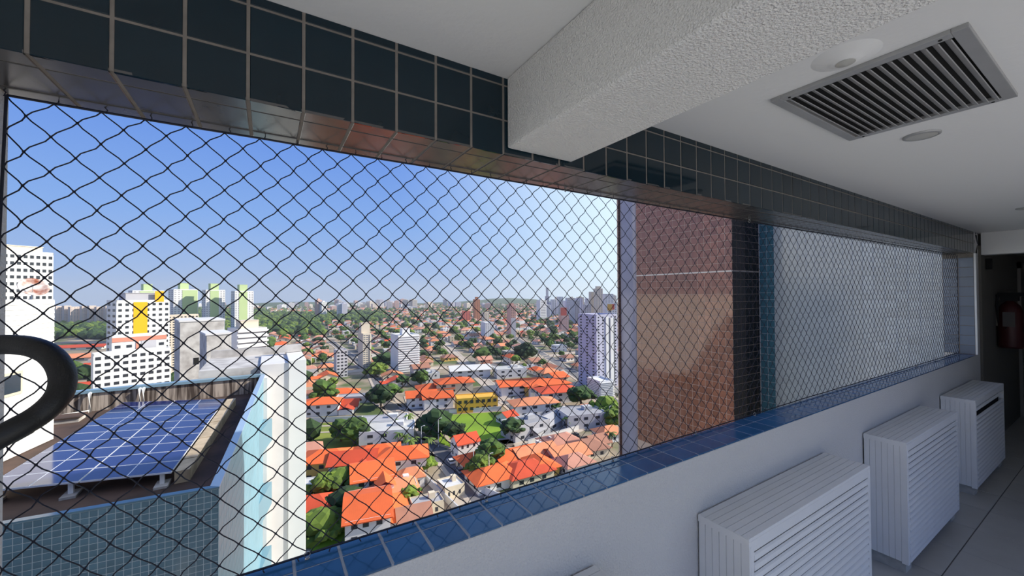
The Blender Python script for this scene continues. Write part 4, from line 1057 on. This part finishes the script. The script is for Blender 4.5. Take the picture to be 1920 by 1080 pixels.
for (px, r, h, ck, lb) in [((822, 822), 9, 11, 2, 'big dark green tree covering the left end of the green field'), ((850, 835), 6, 9, 5, 'dark green tree standing by the lamp post'), ((800, 812), 5, 7, 8, 'dark green tree left of the field by the street'),
    ((665, 832), 8, 10, 0, 'broad olive green tree on the dry grass plot'), ((640, 828), 6, 8, 3, 'mid green tree at the centre of the dry grass plot'), ((715, 765), 8, 11, 2, 'tall dark green tree beside the sandy street'), ((735, 752), 6, 9, 6, 'mid green tree just behind the tall dark one'), ((605, 755), 9, 11, 3, 'round mid green tree right of the white end pier'),
    ((918, 880), 6.5, 9, 0, 'big garden tree beside the diagonal road'), ((900, 895), 5, 7, 1, 'yellow green shrubby tree by the diagonal road'), ((935, 872), 4.5, 7, 3, 'smaller tree between orange roofs right of the road'),
    ((962, 828), 5.5, 9, 2, 'dark tree on the right edge of the green field'), ((1090, 765), 9, 12, 5, 'dark round tree left of the balcony block'), ((1135, 785), 8, 10, 1, 'yellow green tree cluster at the foot of the balcony block'), ((1150, 800), 6, 8, 4, 'yellow green tree beside the brown tower wing'),
    ((800, 885), 3.5, 5, 1, 'small bright yellow green tree on the near street corner'), ((690, 905), 3, 5, 4, 'small tree between the villas'), ((640, 925), 6, 7, 1, 'yellow green garden tree under the yellow villa'), ((610, 935), 6, 7, 4, 'yellow green tree beside the white end pier'), ((600, 1005), 7, 6, 1, 'lowest yellow green tree by the end pier above the sill'), ((650, 960), 7, 6, 2, 'dark tree in the shaded garden left of the large gabled house'),
    ((722, 690), 10, 12, 2, 'dark tree clump left of the white slab tower'), ((705, 705), 9, 10, 1, 'yellow green tree clump left of the white slab tower'), ((905, 680), 10, 12, 3, 'olive tree right of the pale warehouse'), ((985, 672), 12, 13, 2, 'wide dark tree clump in the middle distance'), ((790, 722), 7, 9, 0, 'green tree at the foot of the white slab tower'), ((1040, 775), 4, 6, 2, 'small dark tree by the long grey shed'), ((770, 945), 3.5, 5, 1, 'small yellow green tree in the sandy yard')]:
    tree(G(*px), r, h, ck, lb, 'nearer trees between the houses')
# palms
def palm_meshes():
    b = MB(); b.tube([(0, 0, 0), (.15, 0, 2.5), (.3, .1, 5.5)], [.2, .15, .12], bark, 7); t = b.mesh('palm_trunk')
    b = MB(); m = mat('palm_green', (.13, .20, .035, 1), .8, obj_rand=.2)
    for k in range(13):
        a = k * 2.399; el = .5 - (k % 4) * .3; L_ = 2.4
        prev = None
        for s in range(6):
            t_ = s / 5; r = L_ * t_; z = 5.5 + r * el - 1.5 * t_ * t_; w = .32 * math.sin(math.pi * min(t_ * .9 + .08, 1)) + .03
            c = Vector((.3 + r * math.cos(a), .1 + r * math.sin(a), z)); sd_ = Vector((-math.sin(a), math.cos(a), 0)) * w
            cur = (c + sd_ - Vector((0, 0, w * .6)), c, c - sd_ - Vector((0, 0, w * .6)))
            if prev:
                b.poly([prev[0], prev[1], cur[1], cur[0]], m); b.poly([prev[1], prev[2], cur[2], cur[1]], m)
            prev = cur
    return t, b.mesh('palm_fronds')
pt, pf = palm_meshes()
palm_px = [(720, 836), (746, 838), (762, 842), (778, 846), (768, 858), (805, 858), (786, 872), (745, 812), (768, 806), (1075, 800), (1062, 806), (1148, 838)]
for k, px in enumerate(palm_px):
    p = G(*px); o = root('palm_tree', p, random.uniform(0, 6), label='young palm tree in the row by the white villa and street corner' if k < 9 else 'young palm tree by the grey buildings at the right', category='palm', group='palms by the white villa' if k < 9 else 'palms at the right')
    link('trunk', pt, o); link('fronds', pf, o); s = random.uniform(.9, 1.3); o.scale = (s, s, s)
# lamp posts
for k, (px, h, lb) in enumerate([((822, 838), 11, 'slender white lamp post beside the green field'), ((917, 905), 9, 'street lamp post on the diagonal road'), ((888, 895), 9, 'white utility pole beside the diagonal road'), ((1143, 800), 9, 'utility pole by the grey buildings at the right'), ((790, 838), 8, 'utility pole at the bend of the street')]):
    p = G(*px); o = root('lamp_post', p, label=lb, category='lamp post')
    b = MB(); b.tube([(0, 0, 0), (0, 0, h)], [.16, .09], paint_w, 8); b.obj('pole', o); b = MB(); b.tube([(0, 0, h - .1), (.9, 0, h + .2)], .07, paint_w, 6); b.box((.8, -.15, h + .08), (1.5, .15, h + .25), gry); b.obj('lamp_arm', o)
# cars
car_w = [('white', (.75, .75, .75, 1)), ('grey', (.3, .3, .32, 1)), ('red', (.5, .04, .03, 1)), ('dark', (.05, .05, .06, 1))]
def car(px, rot, c):
    m = mat('car_' + c, dict(car_w)[c], .3); p = G(*px); o = root('car', p, rot, label=f'small {c} car {where(p)}', category='car')
    b = MB(); b.prism([(-2.1, -.85), (2.1, -.85), (2.1, .85), (-2.1, .85)], .35, .85, m); b.obj('body', o, bevel=.1)
    b = MB(); b.prism([(-1.3, -.75), (1.0, -.75), (1.0, .75), (-1.3, .75)], .85, 1.4, win_m); b.box((-1.0, -.7, 1.4), (.7, .7, 1.44), m); b.obj('cabin', o, bevel=.1)
    b = MB()
    for x in (-1.3, 1.3):
        for y in (-.86, .7): b.box((x - .3, y, .12), (x + .3, y + .16, .7), dkg)
    b.obj('wheels', o)
for px, c in (((845, 868), 'white'), ((862, 885), 'grey'), ((812, 812), 'red'), ((740, 800), 'white'), ((1010, 838), 'white'), ((1080, 818), 'dark')): car(px, RA + random.choice((0, math.pi)), c)

# ------------------------------------------------------------------ the rest of the city on a street grid
random.seed(21)
grid = RA; ca, sa = math.cos(grid), math.sin(grid)
def inpoly(x, y, pts):
    c = False; n_ = len(pts); j = n_ - 1
    for i in range(n_):
        xi, yi = pts[i]; xj, yj = pts[j]
        if (yi > y) != (yj > y) and x < (xj - xi) * (y - yi) / (yj - yi) + xi: c = not c
        j = i
    return c
def near_road(x, y):
    for pts, w in roads:
        for k in range(len(pts) - 1):
            ax, ay = pts[k]; bx, by = pts[k + 1]; dx, dy = bx - ax, by - ay; t = max(0, min(1, ((x - ax) * dx + (y - ay) * dy) / (dx * dx + dy * dy)))
            if math.hypot(ax + dx * t - x, ay + dy * t - y) < w / 2 + 5.5: return True
    return False
def forest(px, py):      # woodland seen at the left, beyond the solar roof
    return (px < 500 and 583 < py < 660) or (500 <= px < 600 and 590 < py < 632) or (600 <= px < 720 and 588 < py < 606)
fieldpx = [(790, 786), (842, 776), (940, 770), (960, 800), (970, 842), (905, 846), (835, 846)]
lots = []
for i in range(-160, 160):
    for j in range(-150, 150):
        bi, bj = i // 6, j // 2
        u = i * 13.5 + bi * 9; v_ = j * 15 + bj * 9
        x = u * ca - v_ * sa; y = u * sa + v_ * ca
        q = proj((x, y, GZ))
        if q[2] < 90 or not (-40 < q[0] < 1195) or q[1] > 1075 or math.hypot(x, y) > 2150: continue
        lots.append((q[2], x, y, q[0], q[1]))
lots.sort()
cnt = 0; tcnt = 0; SH = MB(); ST = MB(); sti = [ST.mi(m) for m in leaf]
I0 = ico(1)
def small_tree(x, y, r, h, mi):
    k0 = len(ST.v); a = random.uniform(0, 6); cx, sx_ = math.cos(a), math.sin(a); jz = random.uniform(.7, 1)
    for v_ in I0[0]:
        s = 1 + .3 * noise.noise((v_.x * 2 + x, v_.y * 2 + y, v_.z * 2))
        ST.v.append((x + (v_.x * cx - v_.y * sx_) * r * s, y + (v_.x * sx_ + v_.y * cx) * r * s, GZ + h - r * .6 + v_.z * r * s * jz))
    for f in I0[1]: ST.f.append(tuple(k0 + t for t in f)); ST.m.append(mi)
def small_house(x, y, rot, w, d, h, rh, rc, wc_):
    c, s = math.cos(rot), math.sin(rot); k = len(SH.v); W_, D_ = w / 2, d / 2
    def T(px, py, z): return (x + px * c - py * s, y + px * s + py * c, GZ + z)
    SH.v += [T(-W_, -D_, 0), T(W_, -D_, 0), T(W_, D_, 0), T(-W_, D_, 0), T(-W_, -D_, h), T(W_, -D_, h), T(W_, D_, h), T(-W_, D_, h), T(-W_ * .55, 0, h + rh), T(W_ * .55, 0, h + rh)]
    wi, ri = SH.mi(wmat(wc_)), SH.mi(rmat(rc))
    for f in ((0, 1, 5, 4), (1, 2, 6, 5), (2, 3, 7, 6), (3, 0, 4, 7)): SH.f.append(tuple(k + t for t in f)); SH.m.append(wi)
    for f in ((4, 5, 9, 8), (6, 7, 8, 9), (5, 6, 9), (7, 4, 8)): SH.f.append(tuple(k + t for t in f)); SH.m.append(ri)
NTREE = 150; NHOUSE = 215
def hidden(px, py):
    return px < 578 and py > 668 or px < 104 or (px > 1158)
for dist, x, y, px, py in lots:
    x += random.uniform(-2, 2); y += random.uniform(-2, 2)
    if inpoly(px, py, fieldpx) or (583 < px < 690 and 790 < py < 862): continue
    if 125 < px < 165 and 640 < py < 700 or (px < 240 and 636 < py < 680): 
        continue
    if dist < 700 and near_road(x, y): continue
    if any(math.hypot(x - a, y - c) < r + 6 for a, c, r in occupied[:160]): continue
    hid = hidden(px, py)
    if forest(px, py) :
        for _ in range(3): small_tree(x + random.uniform(-7, 7), y + random.uniform(-7, 7), random.uniform(5, 8), random.uniform(8, 12), random.choice(sti))
        continue
    tr = .26 + .22 * (noise.noise((x * .006, y * .006, 0)) > .05)
    if random.random() < tr:
        r = random.uniform(3.5, 7)
        if tcnt < NTREE and not hid and dist < 900:
            ck = random.randrange(9); tree((x, y), r, r + random.uniform(2, 4), ck, f"{kinds[ck % 3]} tree {where((x, y, GZ))}"); occupied.pop(); tcnt += 1
        else: small_tree(x, y, r, r + 3, random.choice(sti))
        continue
    rc = random.choices([c[0] for c in roof_cols + flat_cols], [24, 14, 22, 15, 18, 11, 12] if dist < 330 else [8, 6, 22, 24, 24, 13, 16])[0]; wc_ = random.choices([c[0] for c in wall_cols], [10, 5, 1, 3])[0]  # farther roofs favour duller colours to stand for haze
    rot = grid + random.choice((0, math.pi / 2)) + random.uniform(-.08, .08)
    fl_ = rc in ('grey', 'off-white')
    if cnt < NHOUSE and not hid:
        kind = 'flat' if fl_ else random.choice(('hip', 'gable', 'cross', 'hip')); house((x, y), rot, kind, rc, wc_, random.random() < .35, random.uniform(.95, 1.25), random.uniform(.9, 1.15), random.randrange(2)); occupied.pop(); cnt += 1
    else: small_house(x, y, rot, random.uniform(10, 15), random.uniform(9, 12), random.choice((3, 3.2, 6)), .15 if fl_ else random.uniform(1.8, 2.6), rc, wc_)
    if random.random() < .5: small_tree(x + random.uniform(-7, 7), y + random.uniform(-7, 7), random.uniform(1.5, 3), random.uniform(3, 5), random.choice(sti))
o = SH.obj('distant_houses'); o['kind'] = 'stuff'; o['label'] = 'carpet of small distant houses with orange roofs reaching to the horizon'; o['category'] = 'houses'
o = ST.obj('distant_trees'); o['kind'] = 'stuff'; o['label'] = 'distant trees and woodland between the houses and at the left'; o['category'] = 'trees'
# skyline towers
random.seed(5)
tmats = [wht, crm, gry, wht, pnk, lil]
TMESH = {}
def sky_tower(px, ytop, d, w, grp, lb):
    c = ray(px, 560) * d; zt = (ray(px, ytop) * d).z - GZ
    mi = random.randrange(len(tmats)); key = mi
    if key not in TMESH:
        b = MB(); b.box((-.5, -.5, 0), (.5, .5, 1), tmats[mi]); b.box((-.2, -.2, 1), (.2, .2, 1.06), tmats[mi]); bn = MB()
        for f in range(14): bn.box((-.38, -.515, (f + .35) / 14), (.38, .5, (f + .75) / 14), bandg)
        TMESH[key] = (b.mesh('tower_walls'), bn.mesh('tower_windows'))
    o = root('distant_tower', (c.x, c.y, GZ), math.atan2(c.y, c.x) - math.pi / 2 + random.uniform(-.1, .7), label=lb, category='tower', group=grp)
    o.scale = (w, w * random.uniform(.7, 1.1), zt)
    link('walls', TMESH[key][0], o); link('windows', TMESH[key][1], o, kind='stuff')
for k in range(105):
    px = random.gauss(720, 75) if k < 62 else random.uniform(500, 1010)
    d = random.uniform(1450, 2150); sky_tower(px, 572 - random.uniform(-4, 11) * (1.0 if k < 62 else .45), d, random.uniform(14, 24), 'distant towers along the middle skyline', 'pale distant tower in the hazy row along the middle skyline')
for k in range(34):
    px = random.uniform(1010, 1152); d = random.uniform(800, 1800); sky_tower(px, 575 - random.uniform(-8, 18) - (px - 1010) * .04, d, random.uniform(12, 22), 'distant towers of the right skyline cluster', 'distant tower among the dense right skyline cluster')
for k in range(12):
    px = random.uniform(300, 500); d = random.uniform(1500, 2100); sky_tower(px, 572 - random.uniform(-3, 5), d, random.uniform(14, 24), 'distant blocks behind the green high rises', 'small distant block on the horizon behind the pale green high rises')
for px, t, lb in ((597, 562, 'slim distant tower standing apart left of the skyline'), (606, 566, 'cream distant block touching the slim one left of the skyline'), (637, 570, 'white distant block left of the middle skyline'), (645, 569, 'second white distant block left of the middle skyline')):
    sky_tower(px, t, 900, 12, None, lb) if False else sky_tower(px, t, 1000, 13, 'towers left of the skyline', lb)
# hills
b = MB(); hm = mat('wooded_hill', (.07, .11, .05, 1), .95, var=.6, vscale=.01)
prev = None
a0 = math.atan2(ray(-100, 560).y, ray(-100, 560).x); a1 = math.atan2(ray(1300, 560).y, ray(1300, 560).x)
n = 140
for k in range(n + 1):
    a = a0 + (a1 - a0) * k / n; dx = math.cos(a), math.sin(a)
    q = proj((dx[0] * 2400, dx[1] * 2400, 0)); px = q[0]
    h = 8 + 4 * noise.noise((k * .21, 0, 0)) + 26 * math.exp(-((px - 950) / 75) ** 2) + 14 * math.exp(-((px - 560) / 120) ** 2)
    cur = [(dx[0] * 2150, dx[1] * 2150, 0), (dx[0] * 2300, dx[1] * 2300, h * .8), (dx[0] * 2420, dx[1] * 2420, h), (dx[0] * 2490, dx[1] * 2490, 0)]
    if prev:
        for s in range(3): b.poly([prev[s], prev[s + 1], cur[s + 1], cur[s]], hm)
    prev = cur
o = b.obj('distant_hills', smooth=True); o.location = (0, 0, GZ); o['kind'] = 'structure'
hz = bpy.data.materials.new('city_haze'); hz.use_nodes = True; n_ = hz.node_tree.nodes; n_.clear()
vo = n_.new('ShaderNodeVolumeScatter'); vo.inputs['Density'].default_value = 0.00016; vo.inputs['Anisotropy'].default_value = 0.2; vo.inputs['Color'].default_value = (.93, .96, 1, 1)
mo = n_.new('ShaderNodeOutputMaterial'); hz.node_tree.links.new(vo.outputs[0], mo.inputs['Volume'])
b = MB(); b.box((-1700, 150, GZ - 3), (1900, 2600, 60), hz); o = b.obj('city_haze'); o['kind'] = 'stuff'; o['label'] = 'thin morning haze lying over the distant city'; o['category'] = 'haze'
print('houses', cnt, 'trees', tcnt, 'objects', len(bpy.data.objects))
